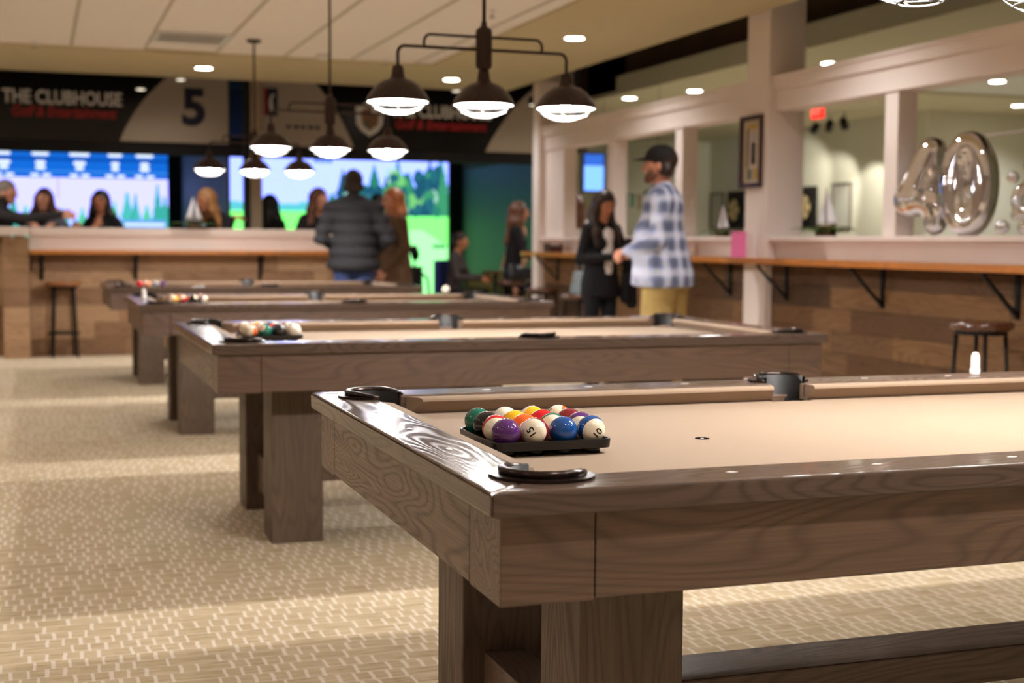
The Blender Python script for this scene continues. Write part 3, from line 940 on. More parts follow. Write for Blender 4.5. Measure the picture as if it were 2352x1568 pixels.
# ------------------------------------------------------------------ billiard lamps
BRONZE = mat('lamp bronze', (58, 42, 36), .38, .35, noise=.1, nscale=30)
ENAMEL = mat('lamp enamel', (240, 236, 230), .35)
CAGE = mat('lamp cage', (78, 76, 74), .5)
BULB = emit('lamp bulb', (255, 252, 250), BULB_W)
def make_lamp():
    t = empty('billiard_lamp', (0, 0, 2.865))
    zr = 1.775 - 2.865                    # shade rim
    m = MB(); m.lathe([(.001, 0), (.062, 0), (.062, -.012), (.04, -.022), (.012, -.026)], 28); m.build('canopy', BRONZE, t, smooth=True)
    m = MB(); m.tube([(0, 0, -.02), (0, 0, 2.10 - 2.865)], .0085, 12); m.build('rod', BRONZE, t, smooth=True)
    m = MB(); m.lathe([(.001, .345), (.012, .345), (.014, .325), (.034, .31), (.036, .295), (.036, .16), (.034, .148), (.014, .135), (.012, .13)], 24, (0, 0, zr)); m.build('hub', BRONZE, t, smooth=True)
    def arm(hx, z, drop, rr=.03):
        p = [(-hx, 0, z - drop)]
        for i in range(7):
            a = PI + (PI / 2) * -i / 6
            p.append((-hx + rr + rr * math.cos(a), 0, z - rr + rr * math.sin(a)))
        return p + [(-x_, y_, z_) for x_, y_, z_ in p[::-1]]
    m = MB(); m.tube(arm(.382, zr + .225, .092), .0072, 10); m.build('arm', BRONZE, t, smooth=True)
    m = MB(); m.tube(arm(.267, zr + .279, .054), .0062, 10); m.build('brace_arm', BRONZE, t, smooth=True)
    for k in (-1, 0, 1):
        c = (k * .382, 0, zr)
        m = MB(); m.lathe([(.012, .142), (.023, .138), (.026, .12), (.029, .098), (.036, .086), (.062, .078), (.092, .058), (.118, .026), (.131, .004), (.134, -.004), (.134, -.008)], 36)
        sh = m.build('shade', BRONZE, t, smooth=True, loc=c)
        m = MB(); m.lathe([(.132, -.008), (.128, .002), (.115, .024), (.089, .054), (.06, .073), (.03, .08), (.001, .081)], 36); m.build('shade_lining', ENAMEL, sh, smooth=True)
        m = MB(); m.lathe([(.001, .05), (.014, .044), (.024, .032), (.027, .016), (.024, 0.0), (.014, -.010), (.001, -.013)], 16); m.build('bulb', BULB, sh, smooth=True)
        m = MB(); m.lathe([(.016, .08), (.016, .028)], 14); m.build('socket', BRONZE, sh, smooth=True)
        m = MB()
        ring = lambda r, z, n=32: [(r * math.cos(2 * PI * i / n), r * math.sin(2 * PI * i / n), z) for i in range(n)]
        m.tube(ring(.131, -.010), .0036, 6, closed=True)
        m.tube(ring(.098, -.040), .0022, 6, closed=True)
        m.tube(ring(.047, -.060), .0028, 6, closed=True)
        for i in range(6):
            a = 2 * PI * (i + .25) / 6
            m.tube([(r * math.cos(a), r * math.sin(a), z) for r, z in ((.131, -.010), (.12, -.024), (.098, -.040), (.072, -.053), (.047, -.060))], .0024, 6)
        m.build('cage', CAGE, sh, smooth=True)
    return t
lamp0 = make_lamp()
LAMPS = ((1.462, .56, 'bronze three shade lamp with wire cages over the pool table farthest from the bar'), (1.045, 3.62, 'bronze three shade lamp with wire cages over the third pool table from the bar'), (1.012, 6.75, 'bronze three shade lamp with wire cages over the second pool table from the bar'), (.98, 9.78, 'bronze three shade lamp with wire cages over the pool table next to the bar'))
for i, (x, y, l) in enumerate(LAMPS):
    t = lamp0 if i == 0 else copy_tree(lamp0)
    t.location = (x, y, 2.865)
    tag(t, l, 'lamp', 'billiard lamps')

# small ceiling fittings
def sprinkler(x, y, l):
    t = thing('sprinkler_head', l, 'sprinkler', (x, y, 2.868))
    m = MB(); m.lathe([(.001, 0), (.032, 0), (.03, -.006), (.012, -.010), (.009, -.04)], 16); m.build('base', WHITE, t, smooth=True)
    m = MB(); m.lathe([(.001, -.052), (.02, -.052), (.02, -.049), (.001, -.049)], 12); m.tube([(.007, 0, -.03), (.007, 0, -.05)], .003, 6); m.tube([(-.007, 0, -.03), (-.007, 0, -.05)], .003, 6); m.build('deflector', BLACKMETAL, t)
sprinkler(2.40, 7.63, 'small sprinkler head under the tiles near the wide soffit')
sprinkler(2.316, 10.56, 'small sprinkler head under the tiles at the ceiling corner')
sprinkler(-.785, 10.58, 'small sprinkler head under the tiles above the bar end post')
t = thing('smoke_detector', 'round white smoke detector on the tiled ceiling', 'detector', (1.70, 10.45, 2.868))
m = MB(); m.lathe([(.001, 0), (.06, 0), (.06, -.02), (.045, -.045), (.001, -.05)], 24); m.build('housing', WHITE, t, smooth=True)
m = MB(); m.lathe([(.047, -.024), (.062, -.024), (.062, -.028), (.047, -.028)], 24); m.build('vent_ring', GRIDW, t, smooth=True)
# ------------------------------------------------------------------ pool tables
TW_X = wood('table wood long', (108, 83, 66), 'x', .40, .5, 12, .5, coat=.15, seed=1.0)
TW_Y = wood('table wood short', (112, 88, 71), 'y', .40, .5, 14, .5, coat=.15, seed=2.0)
TW_Z = wood('table wood leg', (102, 82, 65), 'z', .5, .45, 9, .5, seed=3.0)
RAIL_X = wood('rail wood long', (100, 82, 70), 'x', .12, .5, 14, .5, spec=.3, seed=5.0, bump=.05)
RAIL_Y = wood('rail wood short', (100, 82, 70), 'y', .12, .5, 14, .5, spec=.3, seed=6.0, bump=.05)
FELT = mat('felt cloth', (146, 124, 103), .95, spec=.15, noise=.025, nscale=900, bump=.12, bscale=1800, sheen=.15)
LEATHER = mat('pocket leather', (14, 11, 10), .6, noise=.35, nscale=40)
IRON = mat('pocket iron', (58, 48, 44), .24, .8, noise=.25, nscale=50)
PEARL = mat('sight pearl', (226, 218, 208), .25)
PA, PB, PM = 1.118, .559, .158
OA, OB = PA + PM, PB + PM
ZT, ZC = .80, .754
IN = .033                         # rail wood ends this far outside the nose line
CC, CR = .026, .062               # corner pocket centre offset and radius
SCY, SR = .072, .062              # side pocket centre offset and radius

def arc(cx, cy, r, a0, a1, n=12):
    return [(cx + r * math.cos(a0 + (a1 - a0) * i / n), cy + r * math.sin(a0 + (a1 - a0) * i / n)) for i in range(n + 1)]

def make_table():
    t = empty('pool_table', (0, 0, 0))
    # rails -------------------------------------------------------------
    cx, cy = PA + CC, PB + CC
    k45 = CR / math.sqrt(2)
    ai = math.asin((IN - CC) / CR)      # where the pocket circle meets the inner edge of the wood
    for sy in (-1, 1):
        P = [(-OA, -OB), (OA, -OB)]
        P += arc(cx, -cy, CR, -PI / 4, -PI + ai, 12)
        # side pocket
        b = math.asin((SCY - IN) / SR)
        P += [(SR * math.cos(b), -(PB + IN))]
        P += arc(0, -(PB + SCY), SR, b, -PI - b, 18)[1:-1]
        P += [(-SR * math.cos(b), -(PB + IN))]
        P += arc(-cx, -cy, CR, -ai, -3 * PI / 4, 12)
        P = [(x, y * -sy) for x, y in P]
        m = MB(); m.prism(P, ZT - .041, ZT); m.build('rail', RAIL_X, t, bevel=.006, seg=3)
    for sx in (-1, 1):
        P = [(OA, -OB), (OA, OB)]
        P += arc(cx, cy, CR, PI / 4, -PI / 2 + ai, 12)
        P += arc(cx, -cy, CR, PI / 2 - ai, -PI / 4, 12)
        P = [(x * sx, y) for x, y in P]
        m = MB(); m.prism(P, ZT - .0405, ZT - .0003); m.build('rail', RAIL_Y, t, bevel=.006, seg=3)
    # cushions ----------------------------------------------------------
    prof = [(.052, ZT - .004), (.007, ZT - .005), (.001, ZT - .009), (0.0, ZT - .014), (.028, ZC - .001), (.052, ZC - .001)]
    def cushion(x0, x1, t0, t1, place):
        v = []
        for o, z in prof: v.append(place(x0 - o * t0, o, z))
        for o, z in prof: v.append(place(x1 + o * t1, o, z))
        n = len(prof); f = [tuple(range(n)), tuple(range(n, 2 * n))[::-1]]
        for i in range(n): j = (i + 1) % n; f.append((i, n + i, n + j, j))
        m = MB(); m.add(v, f)
        o = m.build('cushion', FELT, t)
        bm = bmesh.new(); bm.from_mesh(o.data); bmesh.ops.recalc_face_normals(bm, faces=bm.faces[:]); bm.to_mesh(o.data); bm.free()
    e = .088; sp = .062
    for sy in (-1, 1):
        cushion(sp, PA - e, .28, 1.05, lambda x, o, z, sy=sy: (x, sy * (PB + o), z))
        cushion(-(PA - e), -sp, 1.05, .28, lambda x, o, z, sy=sy: (x, sy * (PB + o), z))
    for sx in (-1, 1):
        cushion(-(PB - e), PB - e, 1.05, 1.05, lambda y, o, z, sx=sx: (sx * (PA + o), y, z))
    # cloth bed with pocket cut-outs --------------------------------------
    g = .045
    P = []
    A, B = PA + g, PB + g
    rr = .068
    for (sx, sy, a) in ((-1, -1, PI / 2), (1, -1, PI), (1, 1, -PI / 2), (-1, 1, 0.0)):
        c = (sx * cx, sy * cy)
        if sx == 1 and sy == -1: P += [(-.062, -B), (-.062, -(PB + .01)), (.062, -(PB + .01)), (.062, -B)]
        if sx == -1 and sy == 1: P += [(.062, B), (.062, PB + .01), (-.062, PB + .01), (-.062, B)]
        P += arc(c[0], c[1], rr, a + .28, a - PI / 2 - .28, 10)
    m = MB(); m.prism(P, ZC - .02, ZC); m.build('cloth_bed', FELT, t)
    m = MB(); m.box(-OA + .06, OA - .06, -OB + .06, OB - .06, .64, ZC - .13); m.build('underside_light_block', BLACK, t)  # unseen dark box added inside the apron to block light
    m = MB(); m.lathe([(.016, .0006), (.001, .0006)], 24, (-PB, 0, ZC)); sp_ = m.build('foot_spot', mat('spot fabric', (16, 15, 15), 1.0, spec=0.0), t)
    m = MB(); m.lathe([(.004, .0009), (.001, .0009)], 12, (-PB, 0, ZC)); m.build('spot_centre', WHITE, sp_)
    # pockets --------------------------------------------------------------
    def pocket(c, r, open_dir, span, hz):
        a0 = open_dir + PI - span / 2; a1 = open_dir + PI + span / 2
        n = 22
        m2 = MB(); m2.lathe([(r - .026, .66), (r - .016, ZT - .05), (r - .004, ZT - .038), (r - .004, ZT + hz * .7), (r + .002, ZT + hz * .9), (r + .004, ZT + hz * .6), (r + .001, ZT - .038), (r - .012, ZT - .05), (r - .022, .66)], n, (c[0], c[1], 0), a0=a0, a1=a1)
        m3 = MB(); m3.lathe([(r - .022, .66), (.001, .655)], 20, (c[0], c[1], 0))
        m2.add(m3.v, m3.f)
        pk = m2.build('pocket', LEATHER, t, smooth=True)
        f = MB()
        wd = lambda i: r + .006 + .022 * min(1, 6 * (i / n), 6 * (1 - i / n)) ** .5
        outer = [(c[0] + wd(i) * math.cos(a0 + (a1 - a0) * i / n), c[1] + wd(i) * math.sin(a0 + (a1 - a0) * i / n)) for i in range(n + 1)]
        inner = [(c[0] + r * math.cos(a0 + (a1 - a0) * i / n), c[1] + r * math.sin(a0 + (a1 - a0) * i / n)) for i in range(n + 1)]
        f.prism(outer + inner[::-1], ZT, ZT + .005)
        f.build('flange', IRON, pk)
        l = MB()
        path = []; rad = []
        for i in range(n + 1):
            s_ = i / n; a = a0 + (a1 - a0) * s_
            lift = hz * min(1, 5 * s_, 5 * (1 - s_))
            path.append((c[0] + (r + .005) * math.cos(a), c[1] + (r + .005) * math.sin(a), ZT + .004 + lift * .6)); rad.append(.0035 + .004 * min(1, 5 * s_, 5 * (1 - s_)))
        l.tube(path, rad, 10); l.build('lip', IRON, pk, smooth=True)
    for sx in (-1, 1):
        for sy in (-1, 1):
            pocket((sx * cx, sy * cy), CR, math.atan2(-sy, -sx), math.radians(262), .010)
    for sy in (-1, 1):
        pocket((0, sy * (PB + SCY)), SR, -sy * PI / 2, math.radians(216), .018)
    # sights ---------------------------------------------------------------
    d = MB(); d.prism([(-.012, 0), (0, -.0065), (.012, 0), (0, .0065)], 0, .0008)
    s0 = None
    pos = [(k * PB / 2 - PA, sy * (PB + .094), 0) for sy in (-1, 1) for k in (1, 2, 3, 5, 6, 7)] + [(sx * (PA + .094), (k - 2) * PB / 2, PI / 2) for sx in (-1, 1) for k in (1, 2, 3)]
    for x, y, r_ in pos:
        if s0 is None: s0 = d.build('sight', PEARL, t, loc=(x, y, ZT)); s0.rotation_euler = (0, 0, r_)
        else: share(s0, t, (x, y, ZT), r_)
    # apron ------------------------------------------------------------------
    AA, AB = OA - .022, OB - .022
    z0, z1 = .617, ZT - .041
    L = .156
    for sy in (-1, 1):
        m = MB(); m.box(-AA + L + .0015, AA - L - .0015, sy * AB, sy * (AB - .03), z0 + .003, z1); m.build('apron', TW_X, t, bevel=.0025)
    for sx in (-1, 1):
        m = MB(); m.box(sx * AA, sx * (AA - .03), -AB + L + .0015, AB - L - .0015, z0 + .003, z1); m.build('apron', TW_Y, t, bevel=.0025)
    for sx in (-1, 1):
        for sy in (-1, 1):
            m = MB(); m.box(sx * AA, sx * (AA - L), sy * AB, sy * (AB - L), z0, z1); m.build('corner_block', TW_X, t, bevel=.0025)
    # legs -------------------------------------------------------------------
    lx, ly, lw = OA - .254, OB - .265, .2
    for sx in (-1, 1):
        for sy in (-1, 1):
            m = MB(); m.box(sx * lx, sx * (lx - lw), sy * ly, sy * (ly - lw), 0, z0 + .02); m.build('leg', TW_Z, t, bevel=.003)
        x0, x1 = sx * (lx - .05), sx * (lx - .15)
        q = ly - lw
        m = MB(); m.prism([(-q, .06), (-q + .06, .09), (q - .06, .09), (q, .06), (q, .25), (-q, .25)], min(x0, x1), max(x0, x1), 'yz'); m.build('cross_stretcher', TW_Y, t, bevel=.003)
    m = MB(); m.box(-lx + .15, lx - .15, -.085, .085, .17, .252); m.build('long_stretcher', TW_X, t, bevel=.004)
    return t

TAB = [(0.0, 0.0), (-.0474, 3.0642), (-.0881, 6.1941), (-.1212, 9.2193)]
TPHR = ['pool table farthest from the bar', 'third pool table from the bar', 'second pool table from the bar', 'pool table next to the bar']
TLAB = ['brown oak pool table with tan cloth, farthest of the four from the plank bar', 'brown oak pool table with tan cloth, third from the plank bar', 'brown oak pool table with tan cloth, second from the plank bar', 'brown oak pool table with tan cloth, standing next to the plank bar']
tab0 = make_table()
TABLES = []
for i, (tx, ty) in enumerate(TAB):
    t = tab0 if i == 0 else copy_tree(tab0)
    t.location = (tx + PA, ty + PB, 0)
    tag(t, TLAB[i], 'pool table', 'pool tables in a row')
    TABLES.append(t)

# ------------------------------------------------------------------ ball trays and balls
BR = .02858
TRAYM = mat('tray plastic', (24, 22, 20), .28)
def make_tray():
    t = empty('ball_tray')
    hw, zc = .0605 * 1.5 + .0335, 0.0
    def rr(h, r, n=6):
        p = []
        for qx, qy, a in ((1, 1, 0), (-1, 1, PI / 2), (-1, -1, PI), (1, -1, 3 * PI / 2)):
            for i in range(n + 1):
                b = a + (PI / 2) * i / n
                p.append((qx * (h - r) + r * math.cos(b), qy * (h - r) + r * math.sin(b)))
        return p
    o_, i_ = rr(hw, .02), rr(hw - .004, .017)
    m = MB(); n = len(o_); z0, z1 = .0125, .0305
    v = [(x, y, z0) for x, y in o_] + [(x * 1.012, y * 1.012, z1) for x, y in o_] + [(x, y, z1) for x, y in i_] + [(x, y, z0) for x, y in i_]
    f = []
    for i in range(n):
        j = (i + 1) % n
        for k in range(4):
            a, b = k, (k + 1) % 4
            f.append((a * n + i, a * n + j, b * n + j, b * n + i))
    m.add(v, f); m.build('rim', TRAYM, t, bevel=.001)
    m = MB(); m.prism(rr(hw - .002, .018), .0125, .0155); m.build('plate', TRAYM, t)
    c0 = None
    cm = MB(); cm.lathe([(.0165, .0145), (.019, .013), (.019, .0003), (.0155, .0003), (.0155, .0145)], 18)
    for i in range(4):
        for j in range(4):
            loc = ((i - 1.5) * .0605, (j - 1.5) * .0605, 0)
            if c0 is None: c0 = cm.build('cup', TRAYM, t, loc=loc, smooth=True)
            else: share(c0, t, loc)
    return t

BALLC = {1: (248, 186, 36), 2: (20, 74, 140), 3: (206, 28, 40), 4: (84, 40, 104), 5: (238, 100, 36), 6: (14, 104, 84), 7: (122, 24, 36), 8: (22, 22, 24)}
CNAME = {1: 'yellow', 2: 'blue', 3: 'red', 4: 'purple', 5: 'orange', 6: 'green', 7: 'maroon', 8: 'black'}
IVORY = (238, 224, 196)
def ball_mat(n):
    nm = 'ball %d' % n
    if nm in MATS: return MATS[nm]
    if n == 0: return mat(nm, (240, 230, 212), .08, coat=.3)
    g = G(nm)
    co = g.coord('Object')
    x, y, z = g.sep(co)
    az = g.math('ABSOLUTE', z)
    if n <= 8: fac = g.math('GREATER_THAN', z, BR * .885)      # white number discs at the poles
    else: fac = g.math('GREATER_THAN', az, BR * .40)            # ivory caps, coloured belt
    c = BALLC[n if n <= 8 else n - 8]
    g.l(g.mix(fac, lin(c), lin(IVORY)), g.b.inputs['Base Color'])
    g.b.inputs['Roughness'].default_value = .08
    g.b.inputs['Coat Weight'].default_value = .4
    g.b.inputs['Coat Roughness'].default_value = .03
    return g.m
INK = mat('ball ink', (14, 14, 16), .3)
NUMS = {}
def number_mesh(n):
    if n in NUMS: return NUMS[n]
    o = text_mesh('number', str(n), .021 if n > 9 else .022, (0, 0, 0), INK, None, rot=(0, 0, 0), depth=0.0, bold=.0003)
    me = o.data
    bpy.data.objects.remove(o)
    bm = bmesh.new(); bm.from_mesh(me)
    bmesh.ops.triangulate(bm, faces=bm.faces[:])
    bmesh.ops.subdivide_edges(bm, edges=[e for e in bm.edges if e.calc_length() > .002], cuts=3, use_grid_fill=True)
    bmesh.ops.triangulate(bm, faces=bm.faces[:])
    bm.to_mesh(me); bm.free()
    for v in me.vertices:
        x, y = v.co.x, v.co.y
        v.co.z = math.sqrt(max(1e-9, (BR + .0003) ** 2 - x * x - y * y))
    NUMS[n] = me
    return me
ball_mesh = {}
def ball(n, loc, direc, roll, phrase, group, digits=True):
    if n not in ball_mesh:
        m = MB(); m.sphere((0, 0, 0), BR, 40, 26); o = m.build('pool_ball', ball_mat(n), smooth=True); ball_mesh[n] = o.data
    else:
        o = bpy.data.objects.new('pool_ball', ball_mesh[n]); COL.objects.link(o)
    o.location = loc
    q = Vector(direc).normalized().to_track_quat('Z', 'Y') @ Quaternion((0, 0, 1), roll)
    o.rotation_mode = 'QUATERNION'; o.rotation_quaternion = q
    if n == 0: l = 'plain white cue ball in the tray on the ' + phrase
    elif n <= 8: l = 'solid %s pool ball in the tray on the %s' % (CNAME[n], phrase)
    else: l = '%s striped ivory pool ball in the tray on the %s' % (CNAME[n - 8], phrase)
    tag(o, l, 'ball', group)
    if digits and n > 0:
        d = bpy.data.objects.new('number', number_mesh(n)); COL.objects.link(d); d.parent = o
    return o

tray0 = make_tray()
L1 = {(0, 0): (4, (.3, .2, -1), 0), (1, 0): (15, (-.52, -.84, .10), 2.2), (2, 0): (2, (.4, .6, -.6), 0), (3, 0): (10, (.12, -.93, -.18), .9),
      (0, 1): (11, (-.25, -.9, -.12), -.5), (1, 1): (5, (-.22, -.95, .12), .8), (2, 1): (14, (-.3, -.9, .0), .3), (3, 1): (12, (-.3, -.9, -.3), 0),
      (0, 2): (8, (.3, .8, -.3), 0), (1, 2): (1, (.5, .6, -.5), 0), (2, 2): (3, (.5, .6, -.5), 0), (3, 2): (7, (.5, .6, -.5), 0),
      (0, 3): (6, (.5, .6, -.5), 0), (1, 3): (0, (0, 0, 1), 0), (2, 3): (9, (.6, -.75, -.35), 0), (3, 3): (13, (-.75, .1, .55), 0)}
orders = [None,
          {(0, 0): 13, (1, 0): 6, (2, 0): 8, (3, 0): 0, (0, 1): 11, (1, 1): 14, (2, 1): 4, (3, 1): 12, (0, 2): 9, (1, 2): 3, (2, 2): 5, (3, 2): 10, (0, 3): 15, (1, 3): 1, (2, 3): 2, (3, 3): 7},
          {(0, 0): 9, (1, 0): 11, (2, 0): 8, (3, 0): 12, (0, 1): 5, (1, 1): 7, (2, 1): 15, (3, 1): 0, (0, 2): 13, (1, 2): 3, (2, 2): 10, (3, 2): 1, (0, 3): 6, (1, 3): 14, (2, 3): 2, (3, 3): 4},
          {(0, 0): 3, (1, 0): 13, (2, 0): 10, (3, 0): 4, (0, 1): 5, (1, 1): 11, (2, 1): 9, (3, 1): 0, (0, 2): 7, (1, 2): 15, (2, 2): 1, (3, 2): 12, (0, 3): 6, (1, 3): 8, (2, 3): 2, (3, 3): 14}]
TC = [(.164, .543), (.170, .62), (.190, .62), (.225, .60)]
rb = random.Random(31)
for i, (tx, ty) in enumerate(TAB):
    t = tray0 if i == 0 else copy_tree(tray0)
    cx_, cy_ = tx + TC[i][0], ty + TC[i][1]
    t.location = (cx_, cy_, ZC); t.rotation_euler = (0, 0, 0.0)
    tag(t, 'square black plastic ball tray on the ' + TPHR[i], 'tray', 'ball trays')
    for a in range(4):
        for b in range(4):
            p = (cx_ + (a - 1.5) * .0605, cy_ + (b - 1.5) * .0605, ZC + .0175 + BR)
            if i == 0:
                n, d, r_ = L1[(a, b)]
            else:
                n = orders[i][(a, b)]; d = (rb.uniform(-1, 1), rb.uniform(-1, .2), rb.uniform(-.4, .9)); r_ = rb.uniform(0, 6)
            ball(n, p, d, r_, TPHR[i], 'pool balls in trays', digits=(i < 2))

# loose items on the rails
m = MB(); m.sphere((0, 0, 0), BR, 32, 20)
o = m.build('cue_ball', ball_mat(0), smooth=True, loc=(1.99, 6.1941 + PB * 2 + .1, ZT + BR)); tag(o, 'single white ball left on the rail of the second pool table from the bar', 'ball')
def chalk(loc, h, label):
    t = thing('chalk_stick', label, 'chalk', loc)
    m = MB(); m.lathe([(.001, 0), (.0135, 0), (.014, .003), (.0125, h - .012), (.008, h - .002), (.001, h)], 18); m.build('stick', mat('chalk white', (236, 230, 228), .8), t, smooth=True)
    m = MB(); m.lathe([(.0142, .002), (.0145, .004), (.0143, .018), (.0135, .018)], 18); m.build('holder', WHITE, t, smooth=True)
chalk((-.155, 6.93, ZT), .062, 'white chalk cone on the corner of the second pool table from the bar')
chalk((1.775, 1.22, ZT), .066, 'white chalk cone on the long rail of the pool table farthest from the bar')
# ------------------------------------------------------------------ things on the partition
CHROME = mat('foil chrome', (232, 232, 236), .045, 1.0)
def balloon(name, label, loc, rz, build, h=.008):
    t = thing(name, label, 'balloon', loc, rz)
    s = SDF(h); build(s); s.build('foil', [CHROME], t, smooth_it=3)
    return t
def zero(s):
    n = 28; a, b = .088, .225
    P = [(a * math.cos(2 * PI * i / n), 0, .30 + b * math.sin(2 * PI * i / n)) for i in range(n)]
    for i in range(n): s.cone(P[i], P[(i + 1) % n], .083, m=0, k=.012, flat=(1, 1.0, 1))
def four(s):
    s.cone((.03, 0, .51), (-.085, 0, .22), .085, .092, k=.03)
    s.cone((-.085, 0, .22), (.12, 0, .17), .092, .07, k=.03)
    s.cone((.055, 0, .52), (.07, 0, .075), .078, .07, k=.03)
bz = balloon('number_balloon', 'chrome foil number zero balloon standing on the partition cap', (4.375, 4.67, 1.227), -.98, zero)
m = MB(); m.lathe([(.001, -.004), (.006, 0), (.012, .01), (.014, .02)], 10, (0, 0, .002)); m.build('valve', CHROME, bz, smooth=True)
bf = balloon('number_balloon', 'chrome foil number four balloon standing on the partition cap', (4.375, 5.10, 1.227), -.70, four)
m = MB(); m.lathe([(.001, -.004), (.006, 0), (.012, .01), (.014, .02)], 10, (.06, 0, .002)); m.build('valve', CHROME, bf, smooth=True)
def cluster(s):
    for x, z, r in ((.10, .395, .028), (.02, .33, .035), (.10, .31, .028), (-.03, .05, .042), (.10, .05, .05), (.20, .06, .045), (.04, .12, .03), (.2, .33, .03)):
        s.ell((x, 0, z), (r, r * .8, r), k=.006)
    n = 20
    P = [(.10 + .055 * math.cos(2 * PI * i / n), 0, .20 + .07 * math.sin(2 * PI * i / n)) for i in range(n)]
    for i in range(n): s.cone(P[i], P[(i + 1) % n], .034, k=.006)
balloon('balloon_cluster', 'cluster of small round chrome foil balloons beside the number zero', (4.36, 4.30, 1.224), -.8, cluster, .006)
# hanging ribbon behind the balloons
m = MB()
pts = []
for i in range(25):
    f = i / 24; pts.append((4.6 + 1.2 * 0, 3.6 + 1.25 * f, 1.93 - .10 * f - .03 * math.sin(PI * f)))
for i in range(24):
    a, b = pts[i], pts[i + 1]
    m.box(a[0], a[0] + .004, a[1], b[1], min(a[2], b[2]) - .008, max(a[2], b[2]) + .008)
tag(m.build('ribbon', mat('ribbon', (196, 184, 172), .4)), 'thin pale ribbon strung behind the chrome balloons', 'ribbon')

LEAF = [mat('leaf %d' % i, c, .55) for i, c in enumerate(((62, 92, 34), (84, 112, 40), (48, 76, 36)))]
SAIL = mat('sail cloth', (232, 228, 232), .7)
HULL = mat('hull wood', (96, 70, 46), .5)
GLASS = mat('clear glass', (245, 248, 250), .03, trans=1.0, ior=1.45)
def leaf(m, base, d, ln, w, up_):
    d = Vector(d).normalized(); s_ = d.cross(Vector((0, 0, 1))).normalized()
    n = 6; L = []; R_ = []; C = []
    for i in range(n + 1):
        f = i / n; c = Vector(base) + d * ln * f + Vector((0, 0, 1)) * up_ * math.sin(PI * f * .8)
        wd = w * math.sin(PI * min(.98, f * .9 + .08))
        L.append(c - s_ * wd - Vector((0, 0, wd * .2))); R_.append(c + s_ * wd - Vector((0, 0, wd * .2))); C.append(c)
    v = L + C + R_; k = n + 1
    f = [(i, i + 1, k + i + 1, k + i) for i in range(n)] + [(k + i, k + i + 1, 2 * k + i + 1, 2 * k + i) for i in range(n)]
    m.add(v, f)
def sailboat(label, loc, rz, sc=1.0, spread=.26):
    t = thing('sailboat_centerpiece', label, 'centerpiece', loc, rz)
    t.scale = (sc, sc, sc)
    m = MB()
    secs = []
    for i in range(9):
        f = i / 8; x = -.085 + .17 * f; w_ = .03 * math.sin(PI * min(1, .12 + f * .8)); dz = .012 * (2 * f - 1) ** 2
        secs.append([(x, -w_, .072 + dz), (x, -w_ * .7, .045), (x, 0, .034), (x, w_ * .7, .045), (x, w_, .072 + dz)])
    v = [p for s_ in secs for p in s_]
    f = [(5 * i + j, 5 * i + j + 1, 5 * i + 6 + j, 5 * i + 5 + j) for i in range(8) for j in range(4)] + [(5 * i + 4, 5 * i, 5 * i + 5, 5 * i + 9) for i in range(8)] + [(0, 4, 3, 2, 1), (40, 41, 42, 43, 44)]
    m.add(v, f); m.build('hull', HULL, t, smooth=False)
    m = MB(); m.tube([(0, 0, .06), (0, 0, .335)], .0035, 8); m.build('mast', HULL, t)
    for nm, P in (('main_sail', [(-.008, .085), (-.09, .09), (-.008, .325)]), ('jib_sail', [(.008, .085), (.085, .088), (.008, .29)])):
        m = MB(); n = 8; front = []; 
        a, b, c = [Vector((p[0], 0, p[1])) for p in P]
        rows = []
        for i in range(n + 1):
            for j in range(n + 1 - i):
                u_, w_ = i / n, j / n
                p = a * (1 - u_ - w_) + b * u_ + c * w_
                bell = .022 * 27 * u_ * w_ * (1 - u_ - w_) + .012 * u_
                rows.append((p.x, -bell, p.z))
        idx = {}; q = 0
        for i in range(n + 1):
            for j in range(n + 1 - i): idx[(i, j)] = q; q += 1
        fs = []
        for i in range(n):
            for j in range(n - i):
                fs.append((idx[(i, j)], idx[(i + 1, j)], idx[(i, j + 1)]))
                if j < n - i - 1: fs.append((idx[(i + 1, j)], idx[(i + 1, j + 1)], idx[(i, j + 1)]))
        m.add(rows, fs); o = m.build(nm, SAIL, t, smooth=True)
        so = o.modifiers.new('thick', 'SOLIDIFY'); so.thickness = .002
    m = MB(); m.sphere((.075, -.055, .036), .034, 20, 14); m.build('glass_float', GLASS, t, smooth=True)
    m = MB(); m.box(-.07, .07, -.035, .035, .0, .034); m.build('driftwood_base', HULL, t, bevel=.008)
    rl_ = random.Random(hash(label) % 1000)
    for k in range(10):
        a = 2 * PI * k / 10 + rl_.uniform(-.2, .2)
        m = MB(); leaf(m, (.02 * math.cos(a), .012 * math.sin(a), .012), (math.cos(a), .45 * math.sin(a), 0), spread * (.5 + .5 * abs(math.cos(a))) * rl_.uniform(.7, 1), .028, .05)
        o = m.build('leaf', LEAF[k % 3], t, smooth=True); so = o.modifiers.new('thick', 'SOLIDIFY'); so.thickness = .0015
    return t
sailboat('white sailed model boat on green leaves standing on the plank bar', (.735, 12.3, 1.287), .15, 1.0)
sailboat('white sailed model boat on green leaves between the column and the number balloons', (4.40, 6.25, 1.226), PI / 2 + .35, 1.0, .30)
sailboat('white sailed model boat on green leaves between the column and the plaid shirted man', (4.40, 7.78, 1.226), PI / 2 + .2, .8, .30)
sailboat('white sailed model boat on the partition cap behind the plaid shirted man', (4.40, 9.05, 1.226), PI / 2 + .1, .5, .3)

